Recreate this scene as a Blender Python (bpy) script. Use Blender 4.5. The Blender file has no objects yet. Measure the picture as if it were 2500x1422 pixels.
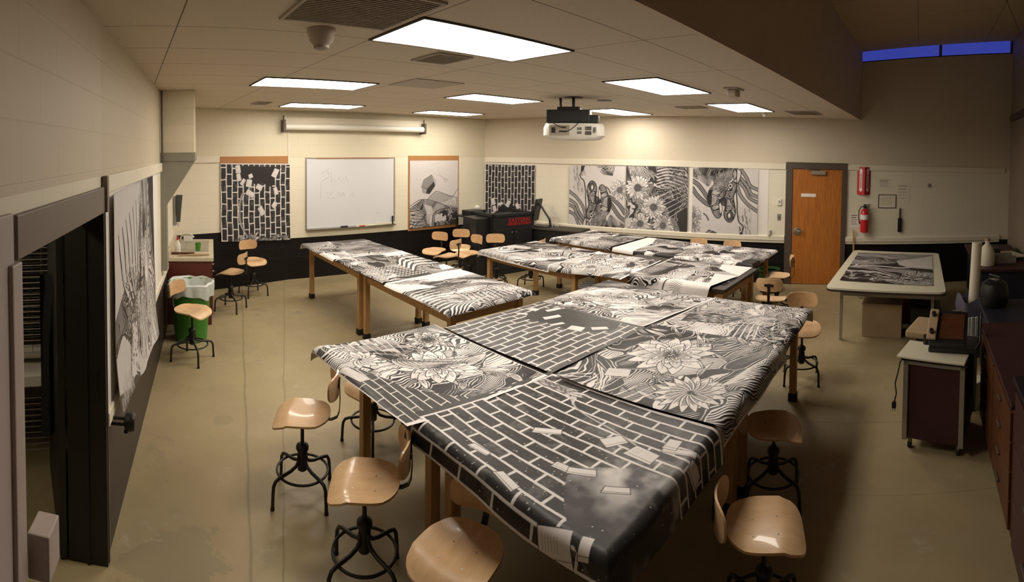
import bpy, bmesh, math, random
import numpy as np
from mathutils import Vector, Matrix
C = bpy.context.collection
sc = bpy.context.scene
PI = math.pi
# ------------------------------------------------------------------ camera (phone panorama: cylindrical)
F, YH, PITCH, ROLL, EYE, CEIL = 1232., 406.8, .0287, -.0111, 2.33, 3.05
def cam_rot():
    cp, sp, cr, sr = math.cos(PITCH), math.sin(PITCH), math.cos(ROLL), math.sin(ROLL)
    Rp = Matrix(((1, 0, 0), (0, cp, sp), (0, -sp, cp)))
    Rr = Matrix(((cr, 0, sr), (0, 1, 0), (-sr, 0, cr)))
    return Rr @ Rp
cd_ = bpy.data.cameras.new('camera'); cam = bpy.data.objects.new('camera', cd_); C.objects.link(cam)
cd_.type = 'PANO'; cd_.panorama_type = 'CENTRAL_CYLINDRICAL'
cd_.central_cylindrical_range_u_min = -1250 / F; cd_.central_cylindrical_range_u_max = 1250 / F
cd_.central_cylindrical_range_v_min = (YH - 1422) / F; cd_.central_cylindrical_range_v_max = YH / F
cd_.central_cylindrical_radius = 1.0
cd_.clip_start = .02; cd_.clip_end = 100
cam.matrix_world = Matrix.Translation((0, 0, EYE)) @ (cam_rot() @ Matrix(((1, 0, 0), (0, 0, -1), (0, 1, 0)))).to_4x4()
sc.camera = cam
# ------------------------------------------------------------------ world (blue dusk seen through the clerestory), exposure
w = bpy.data.worlds.new('world'); sc.world = w; w.use_nodes = True
w.node_tree.nodes['Background'].inputs[0].default_value = (.018, .027, .19, 1)
w.node_tree.nodes['Background'].inputs[1].default_value = 1.0
sc.view_settings.view_transform = 'Standard'; sc.view_settings.look = 'None'
sc.view_settings.gamma = 1; sc.view_settings.use_curve_mapping = False
sc.view_settings.exposure = 1.0
LAMP = 9.0            # strength of the fluorescent diffusers
# ------------------------------------------------------------------ frames
AL = .81
def ray(px, py):
    u = (px - 1250) / F; v = (YH - py) / F
    return cam_rot() @ Vector((math.sin(u), math.cos(u), v))
def G(px, py, z=0.):
    d = ray(px, py); k = (z - EYE) / d.z
    return d.x * k, d.y * k
def W(a, b, z=0.):      # room grid frame (a along the ceiling grid, b across) -> world
    return Vector((a * math.sin(AL) - b * math.cos(AL), a * math.cos(AL) + b * math.sin(AL), z))
GA = PI / 2 - AL        # rotation of the room grid frame
class Wall:
    def __init__(s, p, q):
        s.p = Vector((p[0], p[1], 0)); d = Vector((q[0] - p[0], q[1] - p[1], 0)); s.L = d.length; s.d = d.normalized()
        s.n = Vector((-s.d.y, s.d.x, 0)); s.a = math.atan2(s.d.y, s.d.x)     # n points out of the room
    def at(s, t, y=0., z=0.): return s.p + s.d * t + s.n * y + Vector((0, 0, z))
    def put(s, o, t, y=0., z=0., rz=0.): o.location = s.at(t, y, z); o.rotation_euler = (0, 0, s.a + rz); return o
WL = Wall((-2.035, 1.928), (-5.08, 6.43)); WB1 = Wall((-5.08, 6.43), (-3.9, 8.2))
WB2 = Wall((-3.9, 8.2), (-.6, 11.25)); WC = Wall((-.6, 11.25), (8.5, 5.63))
# ------------------------------------------------------------------ materials
def mat(name, col=(.8, .8, .8), rough=.6, metal=0., spec=.5, emis=None, es=0., trans=0., alpha=1., coat=0., bump=0., bscale=60., vary=0., vscale=4.):
    m = bpy.data.materials.new(name); m.use_nodes = True; nt = m.node_tree; b = nt.nodes['Principled BSDF']
    b.inputs['Base Color'].default_value = (*col, 1); b.inputs['Roughness'].default_value = rough
    b.inputs['Metallic'].default_value = metal; b.inputs['Specular IOR Level'].default_value = spec
    b.inputs['Coat Weight'].default_value = coat
    if emis: b.inputs['Emission Color'].default_value = (*emis, 1); b.inputs['Emission Strength'].default_value = es
    b.inputs['Transmission Weight'].default_value = trans; b.inputs['Alpha'].default_value = alpha
    if vary or bump:
        tc = nt.nodes.new('ShaderNodeTexCoord')
    if vary:
        n = nt.nodes.new('ShaderNodeTexNoise'); n.inputs['Scale'].default_value = vscale; n.inputs['Detail'].default_value = 5
        nt.links.new(tc.outputs['Object'], n.inputs['Vector'])
        r = nt.nodes.new('ShaderNodeMix'); r.data_type = 'RGBA'
        r.inputs[6].default_value = tuple(c * (1 - vary) for c in col) + (1,); r.inputs[7].default_value = tuple(min(1, c * (1 + vary)) for c in col) + (1,)
        nt.links.new(n.outputs['Fac'], r.inputs[0]); nt.links.new(r.outputs[2], b.inputs['Base Color'])
    if bump:
        n2 = nt.nodes.new('ShaderNodeTexNoise'); n2.inputs['Scale'].default_value = bscale; n2.inputs['Detail'].default_value = 3
        nt.links.new(tc.outputs['Object'], n2.inputs['Vector'])
        bp = nt.nodes.new('ShaderNodeBump'); bp.inputs['Strength'].default_value = bump; bp.inputs['Distance'].default_value = .01
        nt.links.new(n2.outputs['Fac'], bp.inputs['Height']); nt.links.new(bp.outputs[0], b.inputs['Normal'])
    return m
class NT:
    def __init__(s, name):
        s.m = bpy.data.materials.new(name); s.m.use_nodes = True; s.t = s.m.node_tree; s.b = s.t.nodes['Principled BSDF']
    def n(s, typ, **k):
        nd = s.t.nodes.new('ShaderNode' + typ)
        for a, v in k.items():
            if a.startswith('i_'): nd.inputs[a[2:].replace('_', ' ')].default_value = v
            else: setattr(nd, a, v)
        return nd
    def l(s, a, b): s.t.links.new(a, b)
    def mix(s, f, a, b, mode='MIX'):
        x = s.n('Mix', data_type='RGBA', blend_type=mode)
        for i, v in ((0, f), (6, a), (7, b)):
            if isinstance(v, (int, float)): x.inputs[i].default_value = v
            elif isinstance(v, tuple): x.inputs[i].default_value = (*v, 1)
            else: s.l(v, x.inputs[i])
        return x.outputs[2]
    def mth(s, op, a, b=0., c=0.):
        x = s.n('Math', operation=op)
        for i, v in enumerate((a, b, c)):
            if isinstance(v, (int, float)): x.inputs[i].default_value = v
            else: s.l(v, x.inputs[i])
        return x.outputs[0]
    def ramp(s, f, stops):
        x = s.n('ValToRGB'); cr = x.color_ramp
        cr.elements[0].position, cr.elements[0].color = stops[0][0], (*stops[0][1], 1)
        cr.elements[1].position, cr.elements[1].color = stops[-1][0], (*stops[-1][1], 1)
        for p, c in stops[1:-1]:
            e = cr.elements.new(p); e.color = (*c, 1)
        s.l(f, x.inputs[0]); return x.outputs[0]
def m_wall(name, white, upper, zdark, zupper=2.2, dado=(.006, .0045, .0045)):
    t = NT(name); tc = t.n('TexCoord'); sp = t.n('SeparateXYZ'); t.l(tc.outputs['Object'], sp.inputs[0])
    br = t.n('TexBrick', offset=.5); br.inputs['Scale'].default_value = 1; br.inputs['Brick Width'].default_value = .405; br.inputs['Row Height'].default_value = .203
    br.inputs['Mortar Size'].default_value = .004; br.inputs['Mortar Smooth'].default_value = .6
    cv = t.n('CombineXYZ'); t.l(sp.outputs['X'], cv.inputs[0]); t.l(sp.outputs['Z'], cv.inputs[1]); t.l(cv.outputs[0], br.inputs['Vector'])
    nz = t.n('TexNoise', i_Scale=1.6, i_Detail=4.); t.l(tc.outputs['Object'], nz.inputs['Vector'])
    n2 = t.n('TexNoise', i_Scale=90., i_Detail=2.); t.l(tc.outputs['Object'], n2.inputs['Vector'])
    up = t.mth('GREATER_THAN', sp.outputs['Z'], zupper)
    c = t.mix(up, white, upper)  # upper band darker: part paint, mostly weaker light put into the colour
    c = t.mix(t.mth('MULTIPLY', nz.outputs['Fac'], .16), c, tuple(x * .72 for x in white))
    dk = t.mth('LESS_THAN', sp.outputs['Z'], zdark)
    c = t.mix(t.mth('MULTIPLY', br.outputs['Fac'], .16), c, tuple(x * .5 for x in white))
    c = t.mix(dk, c, dado)
    t.l(c, t.b.inputs['Base Color'])
    t.l(t.mth('MULTIPLY_ADD', dk, -.08, .55), t.b.inputs['Roughness'])
    t.b.inputs['Specular IOR Level'].default_value = .3
    h = t.mth('ADD', t.mth('MULTIPLY', br.outputs['Fac'], -1.), t.mth('MULTIPLY', n2.outputs['Fac'], .3))
    bp = t.n('Bump', i_Strength=.35, i_Distance=.004); t.l(h, bp.inputs['Height']); t.l(bp.outputs[0], t.b.inputs['Normal'])
    return t.m
def m_floor():
    t = NT('polished_concrete'); tc = t.n('TexCoord')
    a = t.n('TexNoise', i_Scale=.55, i_Detail=6., i_Roughness=.6); b = t.n('TexNoise', i_Scale=3.2, i_Detail=8., i_Roughness=.7); d = t.n('TexNoise', i_Scale=45., i_Detail=3.)
    for x in (a, b, d): t.l(tc.outputs['Object'], x.inputs['Vector'])
    c = t.ramp(a.outputs['Fac'], [(.3, (.27, .205, .105)), (.5, (.38, .30, .155)), (.7, (.45, .375, .21))])
    c = t.mix(t.mth('MULTIPLY', b.outputs['Fac'], .55), c, (.29, .235, .16))
    st = t.ramp(b.outputs['Fac'], [(.60, (0, 0, 0)), (.70, (1, 1, 1))]); c = t.mix(t.mth('MULTIPLY', st, .30), c, (.55, .5, .38))
    s2 = t.n('TexNoise', i_Scale=1.1, i_Detail=9., i_Roughness=.72, i_Distortion=.4); mp = t.n('Mapping'); mp.inputs['Location'].default_value = (3.3, 7.7, 0)
    t.l(tc.outputs['Object'], mp.inputs['Vector']); t.l(mp.outputs[0], s2.inputs['Vector'])
    st = t.ramp(s2.outputs['Fac'], [(.60, (0, 0, 0)), (.68, (1, 1, 1))]); c = t.mix(t.mth('MULTIPLY', st, .5), c, (.19, .165, .11))
    sp = t.n('SeparateXYZ'); t.l(tc.outputs['Object'], sp.inputs[0])
    for (cx, cy, r, am, cc) in ((-1.78, 2.16, .34, .55, (.17, .15, .10)), (-1.55, 3.9, .16, .4, (.2, .17, .12)), (-2.35, 3.6, .10, .45, (.2, .17, .12)), (-3.1, 5.0, .3, .3, (.2, .18, .12))):   # old spill marks
        v = t.n('VectorMath', operation='DISTANCE'); v.inputs[1].default_value = (cx, cy, 0); t.l(tc.outputs['Object'], v.inputs[0])
        f = t.mth('MULTIPLY_ADD', b.outputs['Fac'], 2.4, t.mth('DIVIDE', v.outputs['Value'], r)); f = t.mth('GREATER_THAN', 2.0, f)
        c = t.mix(t.mth('MULTIPLY', f, am * .6), c, cc)
    wob = t.n('TexNoise', i_Scale=2.3, i_Detail=6.); t.l(tc.outputs['Object'], wob.inputs['Vector']); j = None
    for (xa, ya), (xb, yb), wd, wb in (((-3.17, 5.36), (-1.57, 2.72), .006, .05), ((-2.86, 5.89), (-1.86, 3.82), .004, .05), ((2.48, 3.64), (3.10, 3.20), .003, 0.), ((-1.7, 9.0), (5.0, 3.2), .003, 0.), ((2.42, 2.49), (2.77, 2.20), .002, .02)):
        L = math.hypot(xb - xa, yb - ya); nx, ny = -(yb - ya) / L, (xb - xa) / L
        f = t.mth('ADD', t.mth('MULTIPLY_ADD', sp.outputs['X'], nx, -(nx * xa + ny * ya)), t.mth('MULTIPLY', sp.outputs['Y'], ny))
        if wb: f = t.mth('ADD', f, t.mth('MULTIPLY_ADD', wob.outputs['Fac'], wb, -wb / 2))
        f = t.mth('ABSOLUTE', f); g = t.mth('SUBTRACT', 1., t.mth('SMOOTH_MIN', 1., t.mth('DIVIDE', f, wd * 2.5), .3)); g = t.mth('MAXIMUM', g, 0.)
        j = g if j is None else t.mth('MAXIMUM', j, g)
    c = t.mix(t.mth('MULTIPLY', j, .55), c, (.12, .095, .06))
    t.l(c, t.b.inputs['Base Color'])
    t.l(t.mth('MULTIPLY_ADD', b.outputs['Fac'], .3, .3), t.b.inputs['Roughness']); t.b.inputs['Specular IOR Level'].default_value = .35
    bp = t.n('Bump', i_Strength=.12, i_Distance=.003); t.l(d.outputs['Fac'], bp.inputs['Height']); t.l(bp.outputs[0], t.b.inputs['Normal'])
    return t.m
def m_ceiling(name, gx, gy, ox, oy, col):
    t = NT(name); tc = t.n('TexCoord'); sp = t.n('SeparateXYZ'); t.l(tc.outputs['Object'], sp.inputs[0])
    j = None
    for ax, off, per, wd in (('X', ox, gx, .004), ('Y', oy, gy, .004)):
        f = t.mth('ABSOLUTE', t.mth('SUBTRACT', t.mth('FRACT', t.mth('MULTIPLY_ADD', sp.outputs[ax], 1 / per, .5 - off / per)), .5))
        g = t.mth('LESS_THAN', f, wd / per)
        j = g if j is None else t.mth('MAXIMUM', j, g)
    n = t.n('TexNoise', i_Scale=70., i_Detail=4.); t.l(tc.outputs['Object'], n.inputs['Vector'])
    c = t.mix(n.outputs['Fac'], tuple(x * .86 for x in col), col)
    c = t.mix(t.mth('MULTIPLY', j, .85), c, (.10, .08, .06))
    t.l(c, t.b.inputs['Base Color']); t.b.inputs['Roughness'].default_value = .85; t.b.inputs['Specular IOR Level'].default_value = .15
    bp = t.n('Bump', i_Strength=.3, i_Distance=.004); t.l(t.mth('MULTIPLY_ADD', j, -2., n.outputs['Fac']), bp.inputs['Height']); t.l(bp.outputs[0], t.b.inputs['Normal'])
    return t.m
def m_wood(name, a, b, scale=6., rough=.35, stretch=(1, 12, 12), coat=0.):
    t = NT(name); tc = t.n('TexCoord'); mp = t.n('Mapping'); mp.inputs['Scale'].default_value = stretch
    t.l(tc.outputs['Object'], mp.inputs['Vector'])
    n = t.n('TexNoise', i_Scale=scale, i_Detail=6., i_Distortion=.6); t.l(mp.outputs[0], n.inputs['Vector'])
    t.l(t.ramp(n.outputs['Fac'], [(.3, a), (.7, b)]), t.b.inputs['Base Color'])
    t.b.inputs['Roughness'].default_value = rough; t.b.inputs['Coat Weight'].default_value = coat; t.b.inputs['Specular IOR Level'].default_value = .4
    return t.m
def m_paper(name):
    t = NT(name); at = t.n('Attribute', attribute_name='ink'); tc = t.n('TexCoord')
    n = t.n('TexNoise', i_Scale=38., i_Detail=6., i_Roughness=.7); t.l(tc.outputs['Object'], n.inputs['Vector'])
    ink = t.mix(t.mth('MULTIPLY', n.outputs['Fac'], .5), (.007, .0055, .006), (.022, .018, .018))
    c = t.mix(at.outputs['Fac'], ink, (.80, .755, .735))
    g = t.n('NewGeometry'); c = t.mix(g.outputs['Backfacing'], c, (.74, .69, .64))
    t.l(c, t.b.inputs['Base Color'])
    t.l(t.mth('MULTIPLY_ADD', at.outputs['Fac'], .14, .42), t.b.inputs['Roughness'])
    t.b.inputs['Specular IOR Level'].default_value = .24
    n3 = t.n('TexNoise', i_Scale=7., i_Detail=3.); t.l(tc.outputs['Object'], n3.inputs['Vector'])
    bp = t.n('Bump', i_Strength=.35, i_Distance=.02); t.l(n3.outputs['Fac'], bp.inputs['Height']); t.l(bp.outputs[0], t.b.inputs['Normal'])
    return t.m
M = {
 'wall': m_wall('painted_block', (.80, .745, .60), (.64, .56, .43), .79),
 'wall_b1': m_wall('painted_block_left_end', (.80, .74, .58), (.72, .65, .48), .96),
 'wall_b2': m_wall('painted_block_back', (.80, .74, .58), (.74, .67, .50), .75),
 'wall_l': m_wall('painted_block_side', (.80, .745, .60), (.60, .52, .38), .79, dado=(.045, .033, .026)),  # black dado browned: its sheen is put into the colour
 'wall_plain': m_wall('painted_block_plain', (.32, .26, .20), (.32, .26, .20), -1),  # coloured darker than the other walls to cut fill light at the right
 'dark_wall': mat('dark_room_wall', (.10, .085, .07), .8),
 'floor': m_floor(),
 'ceil': m_ceiling('acoustic_tile', 1.22, .61, 2.12 - .61, 2.6 - .305, (.70, .62, .50)),
 'ceil2': m_ceiling('high_ceiling_panel', 1.22, 1.3, .3, .1, (.60, .46, .30)),
 'beam': mat('painted_soffit', (.66, .53, .40), .7, vary=.08),
 'trim': mat('cream_trim_paint', (.76, .70, .56), .5, vary=.05),
 'grey_frame': mat('grey_door_frame_paint', (.18, .14, .11), .5, vary=.1),
 'pale_frame': mat('pale_frame_paint', (.42, .35, .33), .5, vary=.08),
 'dark_frame': mat('dark_jamb_paint', (.012, .010, .008), .5),
 'door': m_wood('orange_door_veneer', (.36, .115, .02), (.52, .19, .035), 3., .4, (14, 14, 1)),
 'dframe': mat('brown_door_frame_paint', (.085, .06, .045), .5, vary=.1),
 'steel': mat('brushed_steel', (.55, .52, .47), .32, 1., vary=.1, vscale=20),
 'duct': mat('galvanised_sheet', (.30, .28, .23), .5, .35, vary=.15, vscale=5),
 'black': mat('black_painted_metal', (.012, .010, .009), .42, 0., .5),
 'blackp': mat('black_plastic', (.012, .012, .013), .4, 0., .5),
 'rubber': mat('black_rubber', (.01, .01, .01), .7),
 'ply': m_wood('pale_plywood', (.60, .375, .19), (.70, .47, .265), 3., .3, (1, 9, 9), .25),
 'screw': mat('screw_steel', (.35, .3, .25), .4, 1.),
 'twood': m_wood('table_oak', (.40, .22, .085), (.56, .34, .15), 4., .42, (9, 9, 1)),
 'apron': m_wood('table_oak_apron', (.38, .21, .085), (.52, .31, .14), 4., .42, (1, 9, 9)),
 'ttop': mat('dark_table_edge', (.035, .025, .02), .5, vary=.2),
 'paper': m_paper('inked_paper'),
 'white_p': mat('white_paper', (.80, .76, .70), .7, vary=.03),
 'cork': mat('tan_backing_board', (.42, .20, .07), .8, vary=.15, vscale=30),
 'wb': mat('whiteboard_enamel', (.70, .70, .72), .25, vary=.03, vscale=2),
 'alu': mat('aluminium_trim', (.42, .40, .36), .4, .8),
 'cream': mat('cream_laminate', (.72, .68, .52), .4, vary=.04),
 'white': mat('white_plastic', (.75, .72, .64), .4),
 'red': mat('red_enamel', (.55, .01, .02), .3, coat=.3),
 'redsign': mat('red_sign_face', (.48, .012, .02), .35),
 'green': mat('green_plastic', (.045, .22, .02), .4, vary=.12),
 'green_shade': mat('shaded_green_plastic', (.02, .06, .012), .5),  # green of the second bin, darkened to stand for the shadow on it
 'bag': mat('clear_bin_liner', (.72, .76, .72), .3, 0., .6, trans=.25, bump=.6, bscale=16),
 'maroon': mat('maroon_cabinet_paint', (.11, .022, .012), .45, vary=.2, vscale=12),
 'counter': mat('cream_countertop', (.58, .50, .36), .4, vary=.12, vscale=14),
 'glass': mat('window_glass', (.8, .85, 1.), .05, 0., .5, alpha=.12),
 'diff': None,
 'tan': mat('tan_card', (.42, .30, .17), .7, vary=.1),
 'orangewood': m_wood('orange_cabinet_wood', (.065, .022, .007), (.11, .037, .010), 3., .45, (1, 9, 9)),
 'darkred': mat('dark_maroon_laminate', (.045, .012, .012), .5),
 'navy': mat('navy_bin_plastic', (.012, .014, .025), .5),
 'purple': mat('grey_purple_liner', (.10, .09, .13), .5, bump=.5, bscale=14),
 'redtext': mat('red_lettering', (.40, .012, .010), .5),
 'olive': mat('olive_plastic', (.08, .10, .04), .5),
 'greenmetal': mat('grey_green_plastic', (.05, .055, .045), .35),
 'vent': mat('vent_dark', (.05, .04, .03), .7),
 'ventf': mat('vent_frame', (.40, .34, .27), .6),
 'smoke': mat('detector_plastic', (.42, .35, .28), .5),
 'cloth': mat('dark_cloth', (.008, .008, .009), .9),
 'book': mat('grey_card', (.35, .31, .27), .7, vary=.1),
}
def m_diff():
    t = NT('prismatic_diffuser'); tc = t.n('TexCoord'); sp = t.n('SeparateXYZ'); t.l(tc.outputs['Object'], sp.inputs[0])
    j = None
    for ax, per in (('X', .2033), ('Y', .2033)):
        f = t.mth('ABSOLUTE', t.mth('SUBTRACT', t.mth('FRACT', t.mth('MULTIPLY_ADD', sp.outputs[ax], 1 / per, .5 if ax == 'X' else 0.)), .5))
        g = t.mth('LESS_THAN', f, .010); j = g if j is None else t.mth('MAXIMUM', j, g)
    t.b.inputs['Base Color'].default_value = (.8, .8, .8, 1)
    t.l(t.mix(t.mth('MULTIPLY', j, .96), (1., .91, .79), (.02, .019, .017)), t.b.inputs['Emission Color'])
    t.b.inputs['Emission Strength'].default_value = LAMP
    return t.m
M['diff'] = m_diff()
# ------------------------------------------------------------------ mesh builder
class MB:
    def __init__(s): s.v = []; s.f = []
    def add(s, vs, fs):
        o = len(s.v); s.v += [tuple(v) for v in vs]; s.f += [tuple(i + o for i in f) for f in fs]; return s
    def box(s, x0, x1, y0, y1, z0, z1, rz=0., c=(0, 0)):
        vs = [(x, y, z) for z in (z0, z1) for y in (y0, y1) for x in (x0, x1)]
        if rz:
            k, q = math.cos(rz), math.sin(rz); vs = [((x - c[0]) * k - (y - c[1]) * q + c[0], (x - c[0]) * q + (y - c[1]) * k + c[1], z) for x, y, z in vs]
        return s.add(vs, [(0, 2, 3, 1), (4, 5, 7, 6), (0, 1, 5, 4), (1, 3, 7, 5), (3, 2, 6, 7), (2, 0, 4, 6)])
    def prism(s, poly, h, axis=2, base=0.):
        def P(p, q):
            return (p[0], p[1], q) if axis == 2 else ((p[0], q, p[1]) if axis == 1 else (q, p[0], p[1]))
        n = len(poly); vs = [P(p, base) for p in poly] + [P(p, base + h) for p in poly]
        return s.add(vs, [tuple(range(n))[::-1], tuple(range(n, 2 * n))] + [(i, (i + 1) % n, n + (i + 1) % n, n + i) for i in range(n)])
    def prismz(s, poly, zb, zt):   # per-vertex bottom / top heights
        n = len(poly); vs = [(p[0], p[1], z) for p, z in zip(poly, zb)] + [(p[0], p[1], z) for p, z in zip(poly, zt)]
        return s.add(vs, [tuple(range(n))[::-1], tuple(range(n, 2 * n))] + [(i, (i + 1) % n, n + (i + 1) % n, n + i) for i in range(n)])
    def tube(s, path, r, n=10, closed=False, cap=True):
        P = [Vector(p) for p in path]; m = len(P); rs = r if isinstance(r, (list, tuple)) else [r] * m
        vs = []; prev = None
        for i, p in enumerate(P):
            if closed: t = P[(i + 1) % m] - P[i - 1]
            else: t = P[min(i + 1, m - 1)] - P[max(i - 1, 0)]
            t.normalize()
            if prev is None:
                a = Vector((0, 0, 1)) if abs(t.z) < .9 else Vector((1, 0, 0)); u = t.cross(a).normalized()
            else:
                u = (prev - t * prev.dot(t)).normalized()
            prev = u; w_ = t.cross(u)
            for k in range(n):
                an = 2 * PI * k / n; vs.append(p + (u * math.cos(an) + w_ * math.sin(an)) * rs[i])
        fs = []
        for i in range(m if closed else m - 1):
            for k in range(n):
                a, b = i * n + k, i * n + (k + 1) % n; c, d = ((i + 1) % m) * n + (k + 1) % n, ((i + 1) % m) * n + k
                fs.append((a, b, c, d))
        if cap and not closed: fs += [tuple(range(n))[::-1], tuple((m - 1) * n + k for k in range(n))]
        return s.add(vs, fs)
    def cyl(s, p, q, r, n=16): return s.tube([p, q], r, n)
    def lathe(s, prof, c=(0, 0, 0), n=24):
        vs = []; m = len(prof)
        for r, z in prof:
            for k in range(n):
                a = 2 * PI * k / n; vs.append((c[0] + r * math.cos(a), c[1] + r * math.sin(a), c[2] + z))
        fs = [(i * n + k, i * n + (k + 1) % n, (i + 1) * n + (k + 1) % n, (i + 1) * n + k) for i in range(m - 1) for k in range(n)]
        fs += [tuple(range(n))[::-1], tuple((m - 1) * n + k for k in range(n))]
        return s.add(vs, fs)
    def torus(s, c, R, r, n=40, k=8):
        return s.tube([(c[0] + R * math.cos(2 * PI * i / n), c[1] + R * math.sin(2 * PI * i / n), c[2]) for i in range(n)], r, k, closed=True)
    def ring(s, x0, x1, z0, z1, w_, d0, d1, axis=1):
        P = [(x0, z0), (x1, z0), (x1, z1), (x0, z1)]; Q = [(x0 + w_, z0 + w_), (x1 - w_, z0 + w_), (x1 - w_, z1 - w_), (x0 + w_, z1 - w_)]
        f = (lambda p, d: (p[0], d, p[1])) if axis == 1 else (lambda p, d: (p[0], p[1], d))
        vs = [f(p, d0) for p in P] + [f(p, d0) for p in Q] + [f(p, d1) for p in P] + [f(p, d1) for p in Q]; fs = []
        for i in range(4):
            j = (i + 1) % 4; fs += [(i, j, 4 + j, 4 + i), (8 + i, 12 + i, 12 + j, 8 + j), (i, 8 + i, 8 + j, j), (4 + i, 4 + j, 12 + j, 12 + i)]
        return s.add(vs, fs)
    def build(s, name, m, parent=None, bevel=0., smooth=False, seg=2):
        me = bpy.data.meshes.new(name); me.from_pydata(s.v, [], s.f); me.update()
        bm = bmesh.new(); bm.from_mesh(me); bmesh.ops.recalc_face_normals(bm, faces=bm.faces)
        if bevel:
            es = [e for e in bm.edges if len(e.link_faces) == 2 and e.calc_face_angle(0) > .6]
            bmesh.ops.bevel(bm, geom=es, offset=bevel, segments=seg, affect='EDGES', profile=.5, clamp_overlap=True)
        bm.to_mesh(me); bm.free()
        if smooth:
            me.polygons.foreach_set('use_smooth', [True] * len(me.polygons))
            me.set_sharp_from_angle(angle=math.radians(40)) if hasattr(me, 'set_sharp_from_angle') else None
        me.materials.append(M[m] if isinstance(m, str) else m)
        o = bpy.data.objects.new(name, me); C.objects.link(o)
        if parent: o.parent = parent
        return o
def tag(o, label, cat, group=None, kind=None):
    if label: o['label'] = label
    if cat: o['category'] = cat
    if group: o['group'] = group
    if kind: o['kind'] = kind
    return o
def thing(name, label, cat, loc=(0, 0, 0), rz=0., group=None):
    o = bpy.data.objects.new(name, None); C.objects.link(o); o.location = loc; o.rotation_euler = (0, 0, rz); o.empty_display_size = .1
    return tag(o, label, cat, group)
def struct(o): o['kind'] = 'structure'; return o
def copy_tree(o, parent=None):
    c = o.copy(); C.objects.link(c)
    if parent is not None: c.parent = parent
    for ch in list(o.children): copy_tree(ch, c)
    return c
# ------------------------------------------------------------------ the room shell
def wallbox(W_, t0, t1, z0, z1, th, m, name, y0=0.):
    o = MB().box(t0, t1, y0, y0 + th, z0, z1).build(name, m); return W_.put(o, 0)
fl = MB().prism([(-9, -3), (11, -3), (11, 13), (-9, 13)], -.1).build('floor', 'floor'); fl.rotation_euler = (0, 0, 0); struct(fl)
struct(wallbox(WL, 0, 5.45, 0, 4.8, .2, 'wall_l', 'wall_left'))
struct(wallbox(WL, -4.3, -1.30, 0, 4.8, .2, 'wall', 'wall_left_front'))
struct(wallbox(WL, -1.30, 0, 2.1, 4.8, .2, 'wall', 'wall_left_over_doorway'))
struct(wallbox(WB1, -.1, WB1.L, 0, 3.2, .15, 'wall_b1', 'wall_back_left'))
struct(wallbox(WB2, -.03, WB2.L + .1, 0, 3.2, .15, 'wall_b2', 'wall_back'))
# wall C with the clerestory strip at the top of its right part
SB = 7.64
def zs(t): return 4.10 + (t - SB) * .145      # bottom of the strip
cm = MB().box(-.05, SB, 0, .15, 0, 3.25)
n = 1; cm.add([(SB, 0, 0), (10.75, 0, 0), (10.75, 0, zs(10.75)), (SB, 0, zs(SB)), (SB, .15, 0), (10.75, .15, 0), (10.75, .15, zs(10.75)), (SB, .15, zs(SB))],
       [(0, 1, 2, 3), (5, 4, 7, 6), (3, 2, 6, 7), (0, 4, 5, 1), (1, 5, 6, 2), (0, 3, 7, 4)])
struct(WC.put(cm.build('wall_right_back', 'wall'), 0))
wr = Wall(W(10.05, -1.79).xy, W(-.2, -1.79).xy)
struct(wallbox(wr, -.1, 10.4, 0, 5.3, .15, 'wall_plain', 'wall_right'))
bk0 = WL.at(-4.1); bk1 = W(-.2, -1.85)
wk = Wall((bk1.x, bk1.y), (bk0.x, bk0.y)); struct(wallbox(wk, -.2, wk.L + .2, 0, 5.3, .15, 'wall_plain', 'wall_front'))
# low ceiling (grid frame) and the soffit face
bp0 = Vector((-1.22, .73, 0)); bp1 = Vector((5.92, 7.23, 0))
def loc(p): return (p.x * math.sin(AL) + p.y * math.cos(AL), -p.x * math.cos(AL) + p.y * math.sin(AL))
poly = [loc(p) for p in (bp0, bp1, WC.at(-.02), WB2.at(0, .02), WL.at(5.44), WL.at(-1.35))]
o = MB().prism(poly, .12, base=CEIL).build('ceiling', 'ceil'); o.rotation_euler = (0, 0, GA); struct(o)
wbm = Wall(bp0.xy, bp1.xy)
struct(wallbox(wbm, -.1, wbm.L, CEIL - .004, 5.0, .03, 'beam', 'wall_soffit', -.03))
def zc(b): return 4.30 + (1.2 - b) * .17
c0_, c1_ = loc(WC.at(SB - .6, .03)), loc(WC.at(10.95, .03)); pts = [(-2.6, 1.7), c0_, c1_, (c1_[0], -2.0), (-2.6, -2.0)]
o = MB().prismz(pts, [zc(b) for a, b in pts], [zc(b) + .12 for a, b in pts]).build('ceiling_high', 'ceil2'); o.rotation_euler = (0, 0, GA); struct(o)
# clerestory window: glass, frame, mullion
wn = MB(); z0, z1 = zs(SB), zs(10.75)
wn.add([(SB, .06, z0), (10.75, .06, z1), (10.75, .06, z1 + .5), (SB, .06, z0 + .5), (SB, .07, z0), (10.75, .07, z1), (10.75, .07, z1 + .5), (SB, .07, z0 + .5)],
       [(0, 1, 2, 3), (5, 4, 7, 6), (3, 2, 6, 7), (0, 4, 5, 1), (1, 5, 6, 2), (0, 3, 7, 4)])
wo = struct(WC.put(wn.build('window_1', 'glass'), 0))
wf = MB()
for t in (SB + .03, 9.2, 10.7): wf.box(t - .02, t + .02, .03, .1, zs(t), zs(t) + .4)
wf.tube([(SB, .065, z0 + .015), (10.75, .065, z1 + .015)], .015, 6); wf.build('window_frame', 'dframe', wo)
# rail high on the right wall
o = MB().box(0, 1.6, -.07, -.01, 0, .12).build('trim_1', 'dframe'); o.location = wr.at(.25, 0, 3.15); o.rotation_euler = (0, .0, wr.a); struct(o)
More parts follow.
